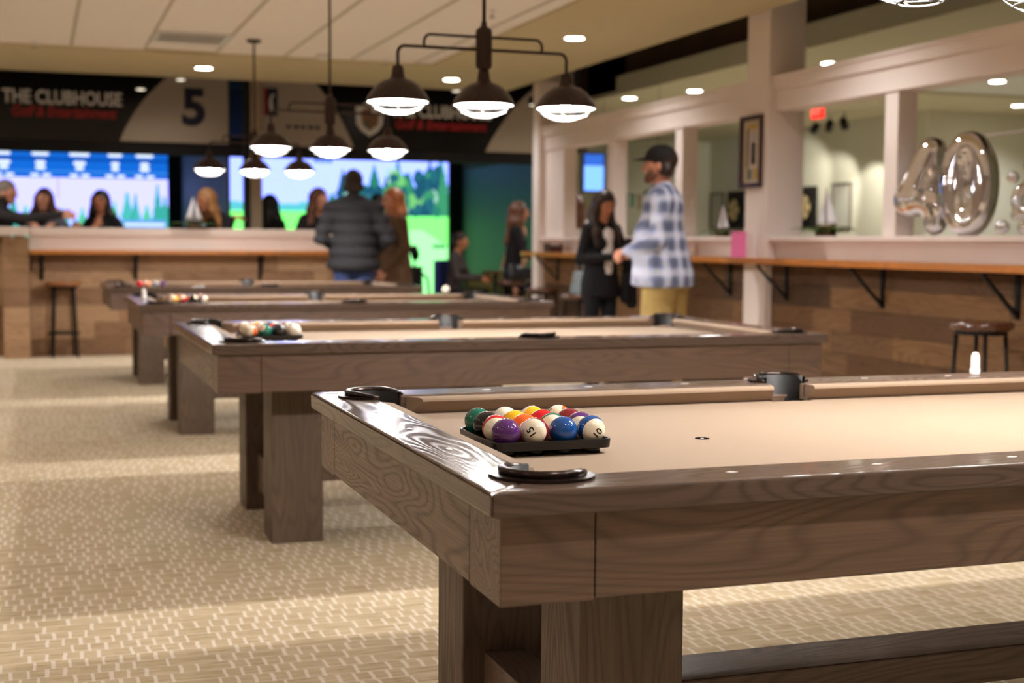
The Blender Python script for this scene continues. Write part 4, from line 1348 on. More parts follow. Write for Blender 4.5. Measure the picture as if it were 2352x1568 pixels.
# framed picture on the column
t = thing('picture_frame', 'tall dark wooden picture frame hanging on the square column', 'picture', (4.232, 6.99, 1.585))
m = MB(); w_, h_ = .165, .53
for a in ((-w_, w_, 0, .035), (-w_, w_, h_ - .035, h_), (-w_, -w_ + .035, .035, h_ - .035), (w_ - .035, w_, .035, h_ - .035)): m.box(-.035, 0, a[0], a[1], a[2], a[3])
m.build('frame', wood('frame wood', (70, 38, 26), 'z', .3, .4, 8, .6, coat=.3), t, bevel=.004)
m = MB(); m.box(-.012, -.004, -w_ + .03, w_ - .03, .03, h_ - .03); m.build('mat_board', mat('mat board', (206, 190, 168), .6), t)
for y0, y1, z0_, z1_, c in ((-.06, .05, .16, .42, (186, 170, 160)), (-.05, .0, .17, .33, (74, 50, 36)), (-.09, -.02, .06, .14, (188, 160, 90)), (.0, .07, .06, .14, (110, 112, 104)), (-.07, .06, .43, .47, (190, 160, 80)), (.05, .08, .15, .44, (96, 84, 66))):
    m = MB(); m.box(-.0145, -.012, y0, y1, z0_, z1_); m.build('print', mat('print %d%d%d' % c, c, .5), t)

# pink card on the ledge
t = thing('table_card', 'bright pink folded card standing on the drink ledge by the column', 'card', (4.12, 6.98, 1.071), 1.0)
m = MB(); m.add([(-.02, -.055, 0), (-.02, .055, 0), (.0, .055, .19), (.0, -.055, .19), (-.018, -.055, 0), (-.018, .055, 0), (.002, .055, .19), (.002, -.055, .19)], [(0, 3, 2, 1), (4, 5, 6, 7), (0, 1, 5, 4), (1, 2, 6, 5), (2, 3, 7, 6), (3, 0, 4, 7)]); m.build('front_panel', mat('pink card', (226, 110, 160), .6), t)
m = MB(); m.add([(.02, -.055, 0), (.02, .055, 0), (.0, .055, .19), (.0, -.055, .19), (.022, -.055, 0), (.022, .055, 0), (.002, .055, .19), (.002, -.055, .19)], [(0, 1, 2, 3), (7, 6, 5, 4), (0, 4, 5, 1), (1, 5, 6, 2), (2, 6, 7, 3), (3, 7, 4, 0)]); m.build('back_panel', mat('pink card', (226, 110, 160), .6), t)

# caddy and glasses at the far end of the ledge
t = thing('napkin_caddy', 'small dark wooden caddy at the far end of the drink ledge', 'caddy', (4.12, 10.85, 1.071))
m = MB(); m.box(-.07, .07, -.09, .09, 0, .012); m.box(-.07, -.06, -.09, .09, .012, .09); m.box(.06, .07, -.09, .09, .012, .09); m.box(-.06, .06, -.09, -.08, .012, .07); m.box(-.06, .06, .08, .09, .012, .07); m.build('box', mat('caddy wood', (70, 34, 24), .5), t)
m = MB(); m.box(-.05, .05, -.07, .07, .013, .085); m.build('napkins', mat('napkin', (214, 206, 200), .8), t)
def tumbler(label, loc):
    t = thing('drinking_glass', label, 'glass', loc)
    m = MB(); m.lathe([(.001, 0), (.03, 0), (.037, .12), (.035, .12), (.028, .006), (.001, .006)], 20); m.build('tumbler', GLASS, t, smooth=True)
    m = MB(); m.lathe([(.001, .0065), (.0275, .0065), (.0315, .06), (.001, .06)], 18); m.build('drink', mat('iced drink', (206, 190, 160), .1, trans=.7), t, smooth=True)
tumbler('clear drinking glass on the drink ledge between the woman and the man', (4.12, 7.95, 1.071))
tumbler('clear drinking glass on the drink ledge nearer the small caddy', (4.12, 9.3, 1.071))

# ------------------------------------------------------------------ dart room
def dartboard(label, y):
    t = thing('dartboard', label, 'dartboard', (9.80, y, 1.70))
    m = MB(); m.box(-.03, 0, -.27, .27, -.30, .30); m.build('surround', mat('dart surround', (34, 32, 30), .8), t, bevel=.01)
    m = MB(); m.lathe([(.001, 0), (.2255, 0), (.2255, .03), (.001, .03)], 40)
    o = m.build('board', mat('board rim', (20, 18, 16), .8), t, loc=(-.031, 0, 0)); o.rotation_euler = (0, -PI / 2, 0)
    cols = [mat('board cream', (236, 212, 160), .8), mat('board dark', (70, 56, 40), .8)]
    m = MB()
    for k in range(20):
        a0, a1 = 2 * PI * (k - .5) / 20, 2 * PI * (k + .5) / 20
        m.cur = 0 if k % 2 else (0 if k % 4 else 1)
        m.prism([(.016 * math.cos(a0), .016 * math.sin(a0)), (.17 * math.cos(a0), .17 * math.sin(a0)), (.17 * math.cos(a1), .17 * math.sin(a1)), (.016 * math.cos(a1), .016 * math.sin(a1))], -.063, -.062, 'yz')
    m.build('segments', cols, t)
    m = MB(); m.tube([(-.063, .172 * math.cos(2 * PI * i / 32), .172 * math.sin(2 * PI * i / 32)) for i in range(32)], .003, 6, closed=True); m.build('wire', BLACKMETAL, t)
    m = MB(); m.lathe([(.001, .001), (.016, .001), (.016, 0)], 16); o = m.build('bullseye', mat('bull', (150, 40, 36), .7), t, loc=(-.063, 0, 0)); o.rotation_euler = (0, -PI / 2, 0)
dartboard('round dartboard on black square surround, seen beside the picture frame', 17.55)
dartboard('round dartboard on black square surround, seen beside the model boat near the column', 15.41)
def wboard(label, y, w_, z0_, z1_):
    t = thing('score_board', label, 'board', (9.80, y, z0_))
    h_ = z1_ - z0_
    m = MB()
    for a in ((-w_, w_, 0, .03), (-w_, w_, h_ - .03, h_), (-w_, -w_ + .03, .03, h_ - .03), (w_ - .03, w_, .03, h_ - .03)): m.box(-.03, 0, a[0], a[1], a[2], a[3])
    m.build('frame', mat('grey frame', (128, 120, 110), .5), t)
    m = MB(); m.box(-.015, 0, -w_ + .03, w_ - .03, .03, h_ - .03); m.build('panel', mat('score panel', (196, 196, 186), .4), t)
wboard('grey framed score board on the dart wall behind the model boat', 14.5, .24, 1.38, 2.02)
wboard('grey framed score board at the far end of the dart wall', 18.2, .22, 1.4, 2.0)
t = thing('wall_monitor', 'tall dark screen hanging on the dart wall next to the column', 'monitor', (9.80, 15.62, 1.98))
m = MB(); m.box(-.07, 0, -.05, .05, 0, .80); m.build('casing', BLACK, t); m = MB(); m.box(-.074, -.07, -.04, .04, .02, .78); m.build('display', mat('dark display', (14, 14, 18), .1), t)
t = thing('exit_sign', 'glowing red EXIT sign hanging from the dart room ceiling', 'sign', (7.0, 10.63, 2.49))
m = MB(); m.box(-.02, .02, -.10, .10, 0, .13); m.build('housing', emit('exit red', (255, 44, 34), 1.1), t)
text_mesh('lettering', 'EXIT', .095, (-.023, 0, .065), emit('exit letters', (255, 110, 90), 1.3), t, rot=(PI / 2, 0, -PI / 2), depth=.001)
m = MB(); m.tube([(0, 0, .13), (0, 0, .36)], .012, 8); m.build('stem', WHITE, t)
# blue monitor and door on the far wall
t = thing('wall_screen', 'bright blue lit screen on the far wall beyond the partition', 'screen', (7.70, 18.5, 1.98))
m = MB(); m.box(-.19, .19, -.05, 0, 0, .62); m.build('casing', mat('blue casing', (40, 70, 120), .5), t)
m = MB(); m.box(-.17, .17, -.053, -.05, .02, .42); m.build('display', emit('blue monitor', (110, 160, 255), 1.1), t)
m = MB(); m.box(-.17, .17, -.053, -.05, .43, .60); m.build('display_header', emit('blue monitor head', (50, 96, 190), .8), t)
d = S(empty('door_1', (6.95, 18.5, 0))); m = MB(); m.box(-.32, .12, -.06, 0, 0, 2.3); m.build('leaf', mat('teal door', (16, 48, 62), .5), d); m = MB(); m.box(.12, .26, -.08, 0, 0, 2.4); m.box(-.42, -.32, -.08, 0, 0, 2.4); m.build('frame', mat('brown door frame', (84, 66, 46), .6), d)
m = MB(); m.tube([(.07, -.06, 1.0), (.07, -.11, 1.0), (-.02, -.11, 1.0)], .01, 8); m.build('handle', BLACKMETAL, d)
# paper garland
t = thing('paper_garland', 'string of small green paper pennants hung inside the dart room', 'garland', (5.5, 12.1, 1.60))
P = [(0, -.75 + 1.5 * i / 16, .10 + .10 * abs(2 * i / 16 - 1) ** 2 + .02 * math.sin(i)) for i in range(17)]
m = MB(); m.tube(P, .003, 6); m.build('string', BLACKMETAL, t)
for i in range(1, 16, 2):
    p = P[i]; m = MB(); m.prism([(p[1] - .06, p[2]), (p[1] - .05, p[2] - .15), (p[1], p[2] - .11 - .03 * (i % 3)), (p[1] + .05, p[2] - .15), (p[1] + .06, p[2])], -.001, .001, 'yz'); m.build('pennant', mat('pennant %d' % (i % 3), ((70, 120, 100), (96, 140, 116), (160, 140, 100))[i % 3], .7), t)
m = MB(); m.tube([(0, -.75, P[0][2]), (0, -.75, 1.25)], .002, 6); m.tube([(0, .75, P[-1][2]), (0, .75, 1.25)], .002, 6); m.build('hanger', BLACKMETAL, t)

# ------------------------------------------------------------------ seating beyond the tables
t = thing('tub_chair', 'olive upholstered tub chair near the green lit bay wall', 'chair', (4.72, 14.35, 0), .2)
OLV = mat('olive cloth', (104, 96, 48), .9, noise=.1, nscale=60)
m = MB(); m.box(-.33, .33, -.3, .3, .16, .42); m.build('seat', OLV, t, bevel=.04, seg=3)
m = MB(); m.box(-.33, .33, .2, .33, .42, .76); m.build('backrest', OLV, t, bevel=.04, seg=3)
for s_ in (-1, 1):
    m = MB(); m.box(s_ * .33, s_ * .22, -.3, .2, .42, .62); m.build('armrest', OLV, t, bevel=.03, seg=3)
    for q in (-1, 1):
        m = MB(); m.tube([(s_ * .27, q * .24, .17), (s_ * .29, q * .26, 0)], [.02, .014], 8); m.build('leg', BLACKMETAL, t)
t = thing('navy_chair', 'navy fabric chair under the person seated by the screen', 'chair', (3.95, 13.44, 0), -2.16)
NVY = mat('navy cloth', (34, 48, 112), .85, noise=.12, nscale=50)
m = MB(); m.box(-.23, .23, -.22, .24, .42, .50); m.build('seat', NVY, t, bevel=.03, seg=3)
m = MB(); m.box(-.23, .23, -.28, -.22, .46, .95); m.build('backrest', NVY, t, bevel=.025, seg=3)
for s_ in (-1, 1):
    for q in (-1, 1):
        m = MB(); m.tube([(s_ * .19, q * .2, .43), (s_ * .2, q * .22, 0)], .013, 8); m.build('leg', BLACKMETAL, t)
t = thing('side_table', 'small dark brown side table in front of the seated person', 'table', (4.30, 13.22, 0))
m = MB(); m.lathe([(.001, .80), (.17, .80), (.17, .83), (.001, .83)], 24); m.build('top', mat('side table wood', (84, 46, 26), .4), t)
m = MB(); m.tube([(0, 0, .02), (0, 0, .80)], .025, 12); m.build('post', BLACKMETAL, t, smooth=True)
m = MB(); m.lathe([(.001, 0), (.16, 0), (.15, .02), (.001, .025)], 24); m.build('foot', BLACKMETAL, t, smooth=True)
# golf bag with clubs
t = thing('golf_bag', 'black golf bag with covered clubs standing before the green screen', 'golf bag', (3.47, 13.9, 0), .3)
BAGM = mat('bag nylon', (16, 18, 16), .8)
m = MB(); m.lathe([(.001, 0), (.13, 0), (.14, .03), (.13, .4), (.12, .82), (.13, .86), (.10, .87), (.001, .80)], 24); m.build('body', BAGM, t, smooth=True)
m = MB(); m.box(-.10, .10, -.19, -.11, .12, .55); m.build('pocket', BAGM, t, bevel=.03, seg=3)
m = MB(); m.tube([(.12, 0, .8), (.22, 0, .72), (.25, 0, .5), (.2, 0, .3), (.125, 0, .22)], .016, 8); m.build('strap', BAGM, t, smooth=True)
for k, (a, b, hh) in enumerate(((-.05, .03, 1.06), (.03, -.02, .98), (-.01, -.06, 1.02))):
    m = MB(); m.tube([(a * .5, b * .5, .6), (a, b, hh)], .006, 8); cl = m.build('club_shaft', BLACKMETAL, t)
    m = MB(); m.sphere((a, b, hh + .03), (.05, .05, .075), 16, 12); m.build('head_cover', BAGM, cl, smooth=True)
# ------------------------------------------------------------------ people
SKIN = {'fair': mat('skin fair', (214, 150, 122), .55), 'tan': mat('skin tan', (190, 124, 90), .55), 'brown': mat('skin brown', (160, 98, 66), .55)}
LIP = mat('lips', (168, 84, 78), .5)
EYE = mat('eyes', (40, 30, 26), .3)
def cloth(name, c, **k): return mat('cloth ' + name, c, .85, spec=.25, noise=.10, nscale=35, bump=.25, bscale=260, **k)
def plaid():
    g = G('plaid shirt')
    x, y, z = g.sep(g.coord('Object'))
    a = g.math('ADD', x, y)
    def band(v, per, w, ph=0.0):
        f = g.math('FRACT', g.math('ADD', g.math('MULTIPLY', v, 1 / per), ph))
        t_ = g.math('MULTIPLY', g.math('ABSOLUTE', g.math('SUBTRACT', f, .5)), 2.0)
        return g.ramp(t_, [(w, (1, 1, 1)), (min(.99, w + .14), (0, 0, 0))])
    nz = g.noise(g.coord('Object'), 7.0, 2.0)
    aa = g.math('ADD', g.math('MULTIPLY', g.math('SUBTRACT', x, y), .8), g.math('MULTIPLY', nz, .06))
    zz = g.math('ADD', z, g.math('MULTIPLY', nz, .05))
    base = lin((160, 170, 204))
    c1 = g.mix(g.math('MULTIPLY', band(aa, .115, .34), .55), base, lin((64, 64, 80)))
    c2 = g.mix(g.math('MULTIPLY', band(zz, .125, .34), .48), c1, lin((70, 70, 88)))
    wv = g.math('MULTIPLY', band(aa, .115, .26, .5), .38)
    wh = g.math('MULTIPLY', band(zz, .125, .26, .5), .38)
    c3 = g.mix(wv, c2, lin((240, 238, 246)))
    c4 = g.mix(wh, c3, lin((240, 238, 246)))
    g.l(c4, g.b.inputs['Base Color'])
    g.b.inputs['Roughness'].default_value = .9
    g.b.inputs['Specular IOR Level'].default_value = .2
    return g.m

def face_angle(d): return math.atan2(-d[0], d[1])
RI = Vector((.945, -.327)); AW = Vector((.327, .945))        # to the right and away, as seen along the room
def dirn(r, a): return tuple(RI * r + AW * a)

def hand(s, w, d, nrm, curl, k=1.0, side=1):
    w = Vector(w); d = Vector(d).normalized(); nrm = Vector(nrm); nrm = (nrm - d * nrm.dot(d)).normalized()
    l = d.cross(nrm) * side
    for q in (-.020, 0, .020):
        s.cone(w + l * q * .6 * k, w + d * .078 * k + l * q * 1.3 * k, .017 * k, .015 * k, 0, .012)
    for q, ln in ((-.031, .062), (-.0105, .074), (.0105, .078), (.031, .07)):
        b = w + d * .082 * k + l * q * k
        d1 = (d * math.cos(curl * .6) + nrm * math.sin(curl * .6)); d2 = (d * math.cos(curl * 1.7) + nrm * math.sin(curl * 1.7))
        m1 = b + d1 * ln * .5 * k; m2 = m1 + d2 * ln * .5 * k
        s.cone(b, m1, .0098 * k, .0092 * k, 0, .004); s.cone(m1, m2, .0092 * k, .0082 * k, 0, .004)
    b = w + d * .022 * k + l * .03 * k
    m1 = b + (d * .65 + l * .65 + nrm * .35).normalized() * .04 * k
    m2 = m1 + (d * .8 + l * .15 + nrm * .5).normalized() * .032 * k
    s.cone(b, m1, .013 * k, .011 * k, 0, .006); s.cone(m1, m2, .011 * k, .009 * k, 0, .004)

def person(label, loc, face, H, top, bottom, skin='fair', hairm=None, hair='short', lean=(0, 0), head=(0, 0), arms=None, sit=None, female=True, bulk=1.0, hem=.86,
           shoe=None, inner=None, ripple=False, collar=False, h=.010, extra=None, cap=None, beard=False, sleeve=True, vneck=False, foot_z=0.0, bangs=False):
    k = H / 1.75
    t = thing('person', label, 'person', (loc[0], loc[1], foot_z), face_angle(face))
    s = SDF(h)
    T, B_, SH, LI, EY, BRW, INN = 1, 2, 3, 4, 5, 6, 7
    hipz = .93 if sit is None else sit / k + .10
    dz = hipz - .93
    def P(x, y, z):
        f = max(0.0, min(1.4, (z - .93) / .5))
        return Vector((x + lean[0] * f, y + lean[1] * f, z + dz - .10 * f * (lean[1] ** 2 + lean[0] ** 2) / .16)) * k
    sw = (.155 if female else .178) * (1 + .35 * (bulk - 1))
    bk = bulk
    rip = (.105 * k, .026 * k, 0.0) if ripple else None
    # pelvis and torso
    hr = .118 if female else .112
    s.cone(P(-.055, 0, .92), P(.055, 0, .92), hr * bk * k, m=B_, k=.03, flat=(1, .9, 1))
    s.cone(P(0, 0, .98), P(0, .005, 1.14), .118 * bk * k, (.105 if female else .122) * bk * k, T, .04, (1.15, .88, 1), rip)
    s.cone(P(0, .005, 1.14), P(0, 0, 1.34), (.108 if female else .125) * bk * k, (.118 if female else .135) * bk * k, T, .04, (1.16, .85, 1), rip)
    s.cone(P(-sw * .68, -.01, 1.405), P(sw * .68, -.01, 1.405), .062 * bk * k, m=T, k=.04, rip=None)
    s.cone(P(-.06, -.015, 1.43), P(.06, -.015, 1.43), .055 * k, m=T, k=.04)
    if female:
        for sx in (-1, 1): s.ell(P(sx * .062, .085, 1.27), Vector((.062, .055, .06)) * k, T, .03)
    if hem < .95 and sit is None: s.cone(P(0, 0, hem - .04), P(0, 0, 1.08), (.16 if hem > .7 else .18) * bk * k, .126 * bk * k, T, .03, (1.22, 1.02, 1), rip, P(0, 0, hem).z)
    if inner is not None: s.cone(P(0, .10, 1.02), P(0, .088, 1.36), .048 * k, .052 * k, INN, .012)
    if vneck: s.ell(P(0, .075, 1.385), Vector((.05, .05, .06)) * k, 0, .01)
    # legs
    for sx in (-1, 1):
        hp = P(sx * .088, 0, .90)
        if sit is None:
            kn = Vector((sx * .098, .012, .49)) * k; an = Vector((sx * .105, -.02, .085)) * k
        else:
            kn = hp + Vector((sx * .02, .42, .03)) * k; an = Vector((kn.x, kn.y - .06 * k, max(.09 * k, kn.z - .43 * k)))
        s.cone(hp, kn, .088 * bk * k, .060 * k, B_, .03); s.cone(kn, an, .060 * k, .046 * k, B_, .02)
        s.cone(an + Vector((0, -.03, -.045)) * k, an + Vector((sx * .02, .15, -.055)) * k, .036 * k, .030 * k, SH, .015, (1.15, 1, .9))
        s.cone(an, an + Vector((0, 0, -.04)) * k, .04 * k, .036 * k, SH, .01)
    # arms
    arms = arms or {}
    for nm, sx in (('L', -1), ('R', 1)):
        a = arms.get(nm, dict(e=(sx * .25, -.03, 1.14), w=(sx * .24, .10, .92), d=(0, .3, -1), n=(-sx, 0, 0), c=.5))
        sh = P(sx * sw, -.01, 1.40); e = P(*a['e']); w_ = P(*a['w'])
        am = T if sleeve else 0
        s.cone(sh, e, .056 * (1 + .9 * (bk - 1)) * k, .046 * (1 + .9 * (bk - 1)) * k, T if sleeve else 0, .03, (1, 1, 1), rip)
        s.cone(e, w_, .046 * (1 + .9 * (bk - 1)) * k, .034 * k, am, .02)
        hand(s, w_, a['d'], a['n'], a['c'], k, -sx if a.get('flip') else sx)
    # neck and head
    nb = P(0, -.012, 1.44)
    yw, pt = head
    hc = P(0, .02, 1.615) + Vector((math.sin(-yw) * 0, 0, 0))
    Rm = Matrix.Rotation(yw, 3, 'Z') @ Matrix.Rotation(-pt, 3, 'X')
    def Hd(x, y, z): return hc + (Rm @ Vector((x, y, z))) * k
    s.cone(nb, Hd(0, -.015, -.07), .054 * k, .05 * k, T if collar else 0, .02)
    if collar: s.cone(nb, nb + Vector((0, 0, .06)) * k, .066 * k, .06 * k, T, .01)
    s.ell(Hd(0, -.012, .03), Vector((.077, .095, .098)) * k, 0, .02)
    s.cone(Hd(0, .028, 0), Hd(0, .048, -.072), .068 * k, .036 * k, 0, .025)
    s.cone(Hd(0, .088, .012), Hd(0, .106, -.018), .009 * k, .014 * k, 0, .012)
    s.cone(Hd(-.015, .083, -.052), Hd(.015, .083, -.052), .0085 * k, m=LI, k=.004)
    for sx in (-1, 1):
        s.ell(Hd(sx * .078, -.008, -.004), Vector((.012, .02, .03)) * k, 0, .008)
        s.ell(Hd(sx * .031, .080, .012), Vector((.013, .010, .009)) * k, EY, .003)
        s.cone(Hd(sx * .018, .087, .033), Hd(sx * .046, .078, .034), .006 * k, m=BRW, k=.004)
    if beard:
        s.cone(Hd(-.05, .03, -.05), Hd(0, .075, -.085), .028 * k, .024 * k, 8, .02); s.cone(Hd(.05, .03, -.05), Hd(0, .075, -.085), .028 * k, .024 * k, 8, .02)
    if extra: extra(s, P, k)
    stub = beard if beard else top
    hm = hairm or mat('hair dark', (38, 26, 22), .5)
    body = s.build('body', [SKIN[skin], top, bottom, shoe or mat('shoe black', (26, 24, 24), .5), LIP, EYE, hm, inner or top, stub], t)
    # hair ---------------------------------------------------------------
    q = SDF(h * .9)
    q.ell(Hd(0, -.022, .042), Vector((.088, .104, .098)) * k, 0, .02)
    def faceball(cy=.105, r=.088, z=-.03): 
        c = Hd(0, cy, z); q.cut(c, Vector((r, r, r)) * k)
    if hair == 'short':
        q.cone(Hd(-.055, -.055, -.03), Hd(.055, -.055, -.03), .045 * k, m=0, k=.02); faceball(.10, .105, -.035)
    else:
        ln = .34 if hair == 'long' else .20
        f = lambda z: P(0, 0, z)
        for sx in (-1, 1):
            a1 = Hd(sx * .072, .0, .03); a2 = Hd(sx * .085, -.005, -.10); a3 = P(sx * .115, .05 if hair == 'long' else .0, 1.615 - ln * .75); a4 = P(sx * .115, .085 if hair == 'long' else .01, 1.615 - ln * 1.05)
            q.cone(a1, a2, .035 * k, .04 * k, 0, .03); q.cone(a2, a3, .04 * k, .042 * k, 0, .03); q.cone(a3, a4, .042 * k, .022 * k, 0, .03)
        b1 = Hd(0, -.075, .02); b2 = Hd(0, -.08, -.12); b3 = P(0, -.095, 1.615 - ln)
        q.cone(b1, b2, .06 * k, .065 * k, 0, .04, (1.2, 1, 1)); q.cone(b2, b3, .065 * k, .05 * k, 0, .04, (1.3, .8, 1))
        faceball(.115, .096 if not bangs else .088, -.03 if not bangs else -.045)
    q.build('hair', [hm], t, smooth_it=2)
    if cap is not None:
        c = SDF(h * .8)
        c.ell(Hd(0, -.012, .055), Vector((.094, .108, .088)) * k, 0, .01)
        c.cut(Hd(0, -.012, -.052), Vector((.16, .17, .094)) * k)
        for xx in (-.055, -.028, 0, .028, .055):
            c.cone(Hd(xx, .07, .052), Hd(xx * .95, .165 - abs(xx) * .5, .044), .010 * k, .007 * k, 0, .012)
        co = c.build('cap', [cap], t, smooth_it=2)
    return t

TOPBLK = cloth('black', (26, 24, 26)); PANTBLK = cloth('black trousers', (24, 23, 28)); JEANS = cloth('jeans', (58, 72, 112)); KHAKI = cloth('khaki', (176, 148, 92))
GREYT = cloth('grey knit', (96, 96, 104)); CHAR = cloth('charcoal jacket', (48, 46, 46)); PUFF = cloth('puffer', (48, 47, 50)); COAT = cloth('brown coat', (98, 72, 52)); WHT = cloth('white', (224, 214, 210))
H_DK = mat('hair dark brown', (46, 28, 20), .45); H_BLK = mat('hair black', (24, 19, 20), .4); H_RED = mat('hair auburn', (74, 34, 26), .45); H_BLD = mat('hair blonde', (166, 116, 68), .45); H_GRY = mat('hair grey', (136, 122, 112), .6); H_BRN = mat('hair brown', (96, 58, 36), .45); H_GNG = mat('hair ginger blonde', (176, 104, 58), .45)
def fwd(x, y, z, ex, ey, ez, sx, c=.7, d=(0, 1, -.1), n=None):
    return dict(e=(ex, ey, ez), w=(x, y, z), d=d, n=n or (-sx, 0, -.3), c=c)

# man in plaid shirt and cap
def plaid_extra(s, P, k):
    s.cone(P(0, .02, .88), P(0, .05, 1.16), .205 * k, .15 * k, 1, .05, (1.12, 1.0, 1), None, .84 * k)
    for sx, fy in ((-1, .05), (1, -.06)): s.cone(P(sx * .09, fy * .6, .82), Vector((sx * .10, .012 + fy, .49)) * k, .108 * k, .088 * k, 2, .03); s.cone(Vector((sx * .10, .012 + fy, .49)) * k, Vector((sx * .105, -.01 + fy * .4, .10)) * k, .088 * k, .075 * k, 2, .03)
    s.cone(P(-.07, -.03, 1.45), P(.07, -.03, 1.45), .05 * k, m=1, k=.02)
person('man in blue grey plaid shirt, khaki trousers and black cap with hands clasped', (3.33, 6.58), dirn(-1, .25), 1.845, plaid(), KHAKI, 'fair', H_DK, 'short', (0, .02), (0, .02),
       {'L': fwd(-.05, .235, 1.06, -.29, .0, 1.12, -1, 1.0, (.7, .7, -.1), (0, 0, -1)), 'R': fwd(.05, .235, 1.05, .29, .0, 1.12, 1, 1.0, (-.7, .7, -.1), (0, 0, -1))},
       female=False, bulk=1.18, hem=.84, h=.008, extra=plaid_extra, cap=mat('cap cloth', (20, 18, 18), .8), beard=mat('stubble', (120, 78, 62), .7))
# dark haired woman with phone
def wom_extra(s, P, k):
    s.cone(P(-.27, .10, 1.08), P(-.30, .08, .74), .04 * k, .055 * k, 1, .02)
    s.cone(P(-.22, .10, 1.08), P(-.22, .09, .78), .04 * k, .05 * k, 1, .02)
WOM = (3.58, 8.34)
person('woman with long dark hair in black cardigan looking down at a phone', WOM, dirn(.55, -.85), 1.60, TOPBLK, PANTBLK, 'tan', H_DK, 'long', (0, .03), (.0, .38),
       {'L': fwd(-.07, .28, 1.15, -.25, .04, 1.13, -1, .9, (.6, .7, .1), (0, -.2, 1)), 'R': fwd(.05, .30, 1.16, .25, .03, 1.13, 1, .9, (-.5, .8, .1), (0, -.2, 1))},
       inner=WHT, hem=.80, h=.008, extra=wom_extra)
t = thing('phone', 'dark phone held in the hands of the long haired woman', 'phone', (WOM[0] + .30 * dirn(.55, -.85)[0], WOM[1] + .30 * dirn(.55, -.85)[1], 1.09), face_angle(dirn(.55, -.85)))
m = MB(); m.box(-.036, .036, -.004, .004, 0, .145); m.build('case', BLACK, t, bevel=.003); m = MB(); m.box(-.033, .033, -.0046, -.004, .004, .141); m.build('display', mat('phone glass', (16, 17, 20), .1), t); t.rotation_euler = (-.6, 0, face_angle(dirn(.55, -.85)))
# handbag on the woman's side
t = thing('handbag', 'pale grey handbag standing on a stool behind the long haired woman', 'bag', (3.66, 8.98, .722))
BAGG = mat('bag leather', (120, 128, 132), .4)
m = MB(); m.add([(-.05, -.13, 0), (.05, -.13, 0), (.05, .13, 0), (-.05, .13, 0), (-.02, -.10, .2), (.02, -.10, .2), (.02, .10, .2), (-.02, .10, .2)], [(0, 3, 2, 1), (4, 5, 6, 7), (0, 1, 5, 4), (1, 2, 6, 5), (2, 3, 7, 6), (3, 0, 4, 7)]); m.build('body', BAGG, t, bevel=.015, seg=3)
m = MB(); m.tube([(0, -.08, .19), (0, -.07, .27), (0, 0, .31), (0, .07, .27), (0, .08, .19)], .008, 8); m.build('handle', BAGG, t, smooth=True)
m = MB(); m.sphere((-.055, 0, .12), .014, 12, 8); m.build('clasp', mat('clasp metal', (220, 215, 205), .15, 1.0), t, smooth=True)
stool('dark wood seated bar stool carrying the grey handbag', (3.66, 8.98, 0), .5, SEATB, .722)

# man in puffer jacket seen from behind
person('man in quilted charcoal puffer jacket and jeans standing at the bar, seen from behind', (2.12, 11.05), dirn(-.12, 1), 1.86, PUFF, JEANS, 'fair', mat('hair cropped', (52, 42, 38), .7), 'short', (0, .0), (0, .05),
       {'L': fwd(-.17, .20, 1.02, -.29, -.03, 1.13, -1, .9, (.5, .8, 0)), 'R': fwd(.20, .18, .98, .32, -.04, 1.13, 1, .9, (-.5, .8, -.2))},
       female=False, bulk=1.2, hem=.845, h=.009, ripple=True, collar=True)
# woman in brown coat
person('woman with ginger blonde hair in long brown coat beside the puffer jacket man', (2.66, 11.5), dirn(-.85, -.5), 1.71, COAT, PANTBLK, 'fair', H_GNG, 'mid', (0, .02), (0, .12),
       {'L': fwd(-.16, .20, .90, -.24, .0, 1.14, -1, .8, (0, .6, -.8)), 'R': fwd(.2, .12, .95, .25, -.03, 1.14, 1, .6)}, bulk=1.08, hem=.55, h=.010)
# people behind the bar
person('grey haired man in dark jacket leaning along the bar cap', (-1.24, 12.92), dirn(1, -.1), 1.78, CHAR, JEANS, 'fair', H_GRY, 'short', (0, .12), (0, .1),
       {'R': fwd(.06, .66, 1.40, .18, .34, 1.36, 1, .8, (0, 1, -.05)), 'L': fwd(-.12, .5, 1.42, -.24, .22, 1.30, -1, .8)}, female=False, bulk=1.12, collar=True)
person('woman with auburn hair and fringe in grey knit behind the bar', (-.70, 13.08), dirn(.15, -1), 1.70, GREYT, JEANS, 'fair', H_RED, 'mid', (0, .04), (-.15, .02),
       {'L': fwd(-.16, .26, 1.36, -.28, .02, 1.22, -1, .9, (.5, .8, 0), (0, 0, -1)), 'R': fwd(.10, .28, 1.36, .27, .04, 1.22, 1, .9, (-.6, .7, 0), (0, 0, -1))}, bangs=True)
person('black haired woman in black v neck top behind the bar', (-.12, 13.06), dirn(-.2, -1), 1.69, TOPBLK, PANTBLK, 'tan', H_BLK, 'mid', (0, .03), (.25, .02),
       {'L': fwd(-.14, .27, 1.37, -.28, .02, 1.22, -1, .9, (.3, .9, 0), (0, 0, -1)), 'R': fwd(.16, .26, 1.37, .28, .04, 1.22, 1, .9, (-.3, .9, 0), (0, 0, -1))}, vneck=True)
person('blonde woman in black top leaning forward behind the model boat on the bar', (1.24, 13.12), dirn(-.6, -.8), 1.78, TOPBLK, PANTBLK, 'tan', H_BLD, 'long', (0, .26), (0, .15),
       {'L': fwd(-.34, .05, 1.42, -.32, .18, 1.28, -1, .9, (-.3, -.9, .2), (0, 0, -1)), 'R': fwd(.2, .22, 1.12, .28, .1, 1.2, 1, .8)})
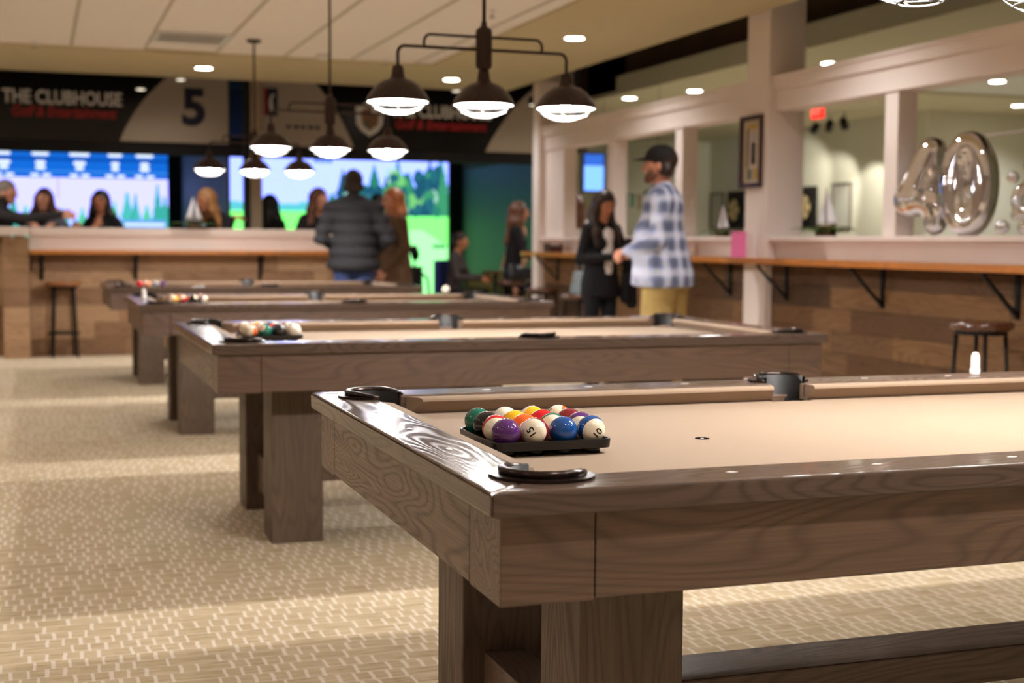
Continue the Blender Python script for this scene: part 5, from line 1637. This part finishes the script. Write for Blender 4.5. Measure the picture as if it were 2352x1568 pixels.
person('dark haired guest in black standing beside the tan post', (1.76, 13.85), dirn(.5, 1), 1.70, TOPBLK, PANTBLK, 'tan', H_BLK, 'mid', (0, .0), (0, 0), bulk=1.05)
person('brown haired woman in black top leaning on the bar beside the puffer jacket man', (2.04, 13.0), dirn(.75, -.6), 1.76, TOPBLK, PANTBLK, 'fair', H_BRN, 'long', (0, .12), (0, .10),
       {'L': fwd(-.08, .36, 1.38, -.28, .12, 1.24, -1, .9), 'R': fwd(.14, .30, 1.38, .28, .06, 1.22, 1, .9)})
person('dark haired guest mostly hidden behind the woman in brown coat', (2.90, 13.3), dirn(-.3, 1), 1.71, TOPBLK, JEANS, 'tan', H_BLK, 'short', female=False)
person('brown haired guest in white top standing beyond the partition behind the long haired woman', (4.94, 12.3), dirn(-.4, .9), 1.70, WHT, JEANS, 'fair', H_BRN, 'mid')
# seated guests
person('dark haired person in black seated on the navy chair by the green screen', (3.86, 13.5), dirn(.95, -.25), 1.58, cloth('heather', (70, 62, 60)), PANTBLK, 'tan', H_DK, 'short', (0, .06), (0, .15),
       {'L': fwd(-.12, .36, 1.14, -.25, .10, 1.16, -1, .9), 'R': fwd(.10, .38, 1.14, .25, .10, 1.16, 1, .9)}, sit=.46)
stool('dark wood seated bar stool under the woman at the end of the partition', (4.20, 12.35, 0), .4, SEATB, .74)
person('woman with long light brown hair in black seated at the end of the partition', (4.20, 12.35), dirn(.9, .1), 1.68, TOPBLK, mat('shiny leggings', (30, 28, 32), .3), 'fair', H_BRN, 'long', (0, .05), (0, .1),
       {'L': fwd(-.16, .34, 1.10, -.26, .10, 1.14, -1, .8), 'R': fwd(.12, .36, 1.16, .26, .10, 1.14, 1, .9)}, sit=.74)
stool('low wooden stool under the blonde guest near the bay wall', (4.66, 13.62, 0), .4, SEATB, .55)
person('blonde guest in beige sweater seated near the blue green bay wall', (4.66, 13.62), dirn(.8, -.4), 1.64, cloth('beige sweater', (196, 150, 120)), PANTBLK, 'fair', H_BLD, 'mid', (0, .04), (0, .1), sit=.55)
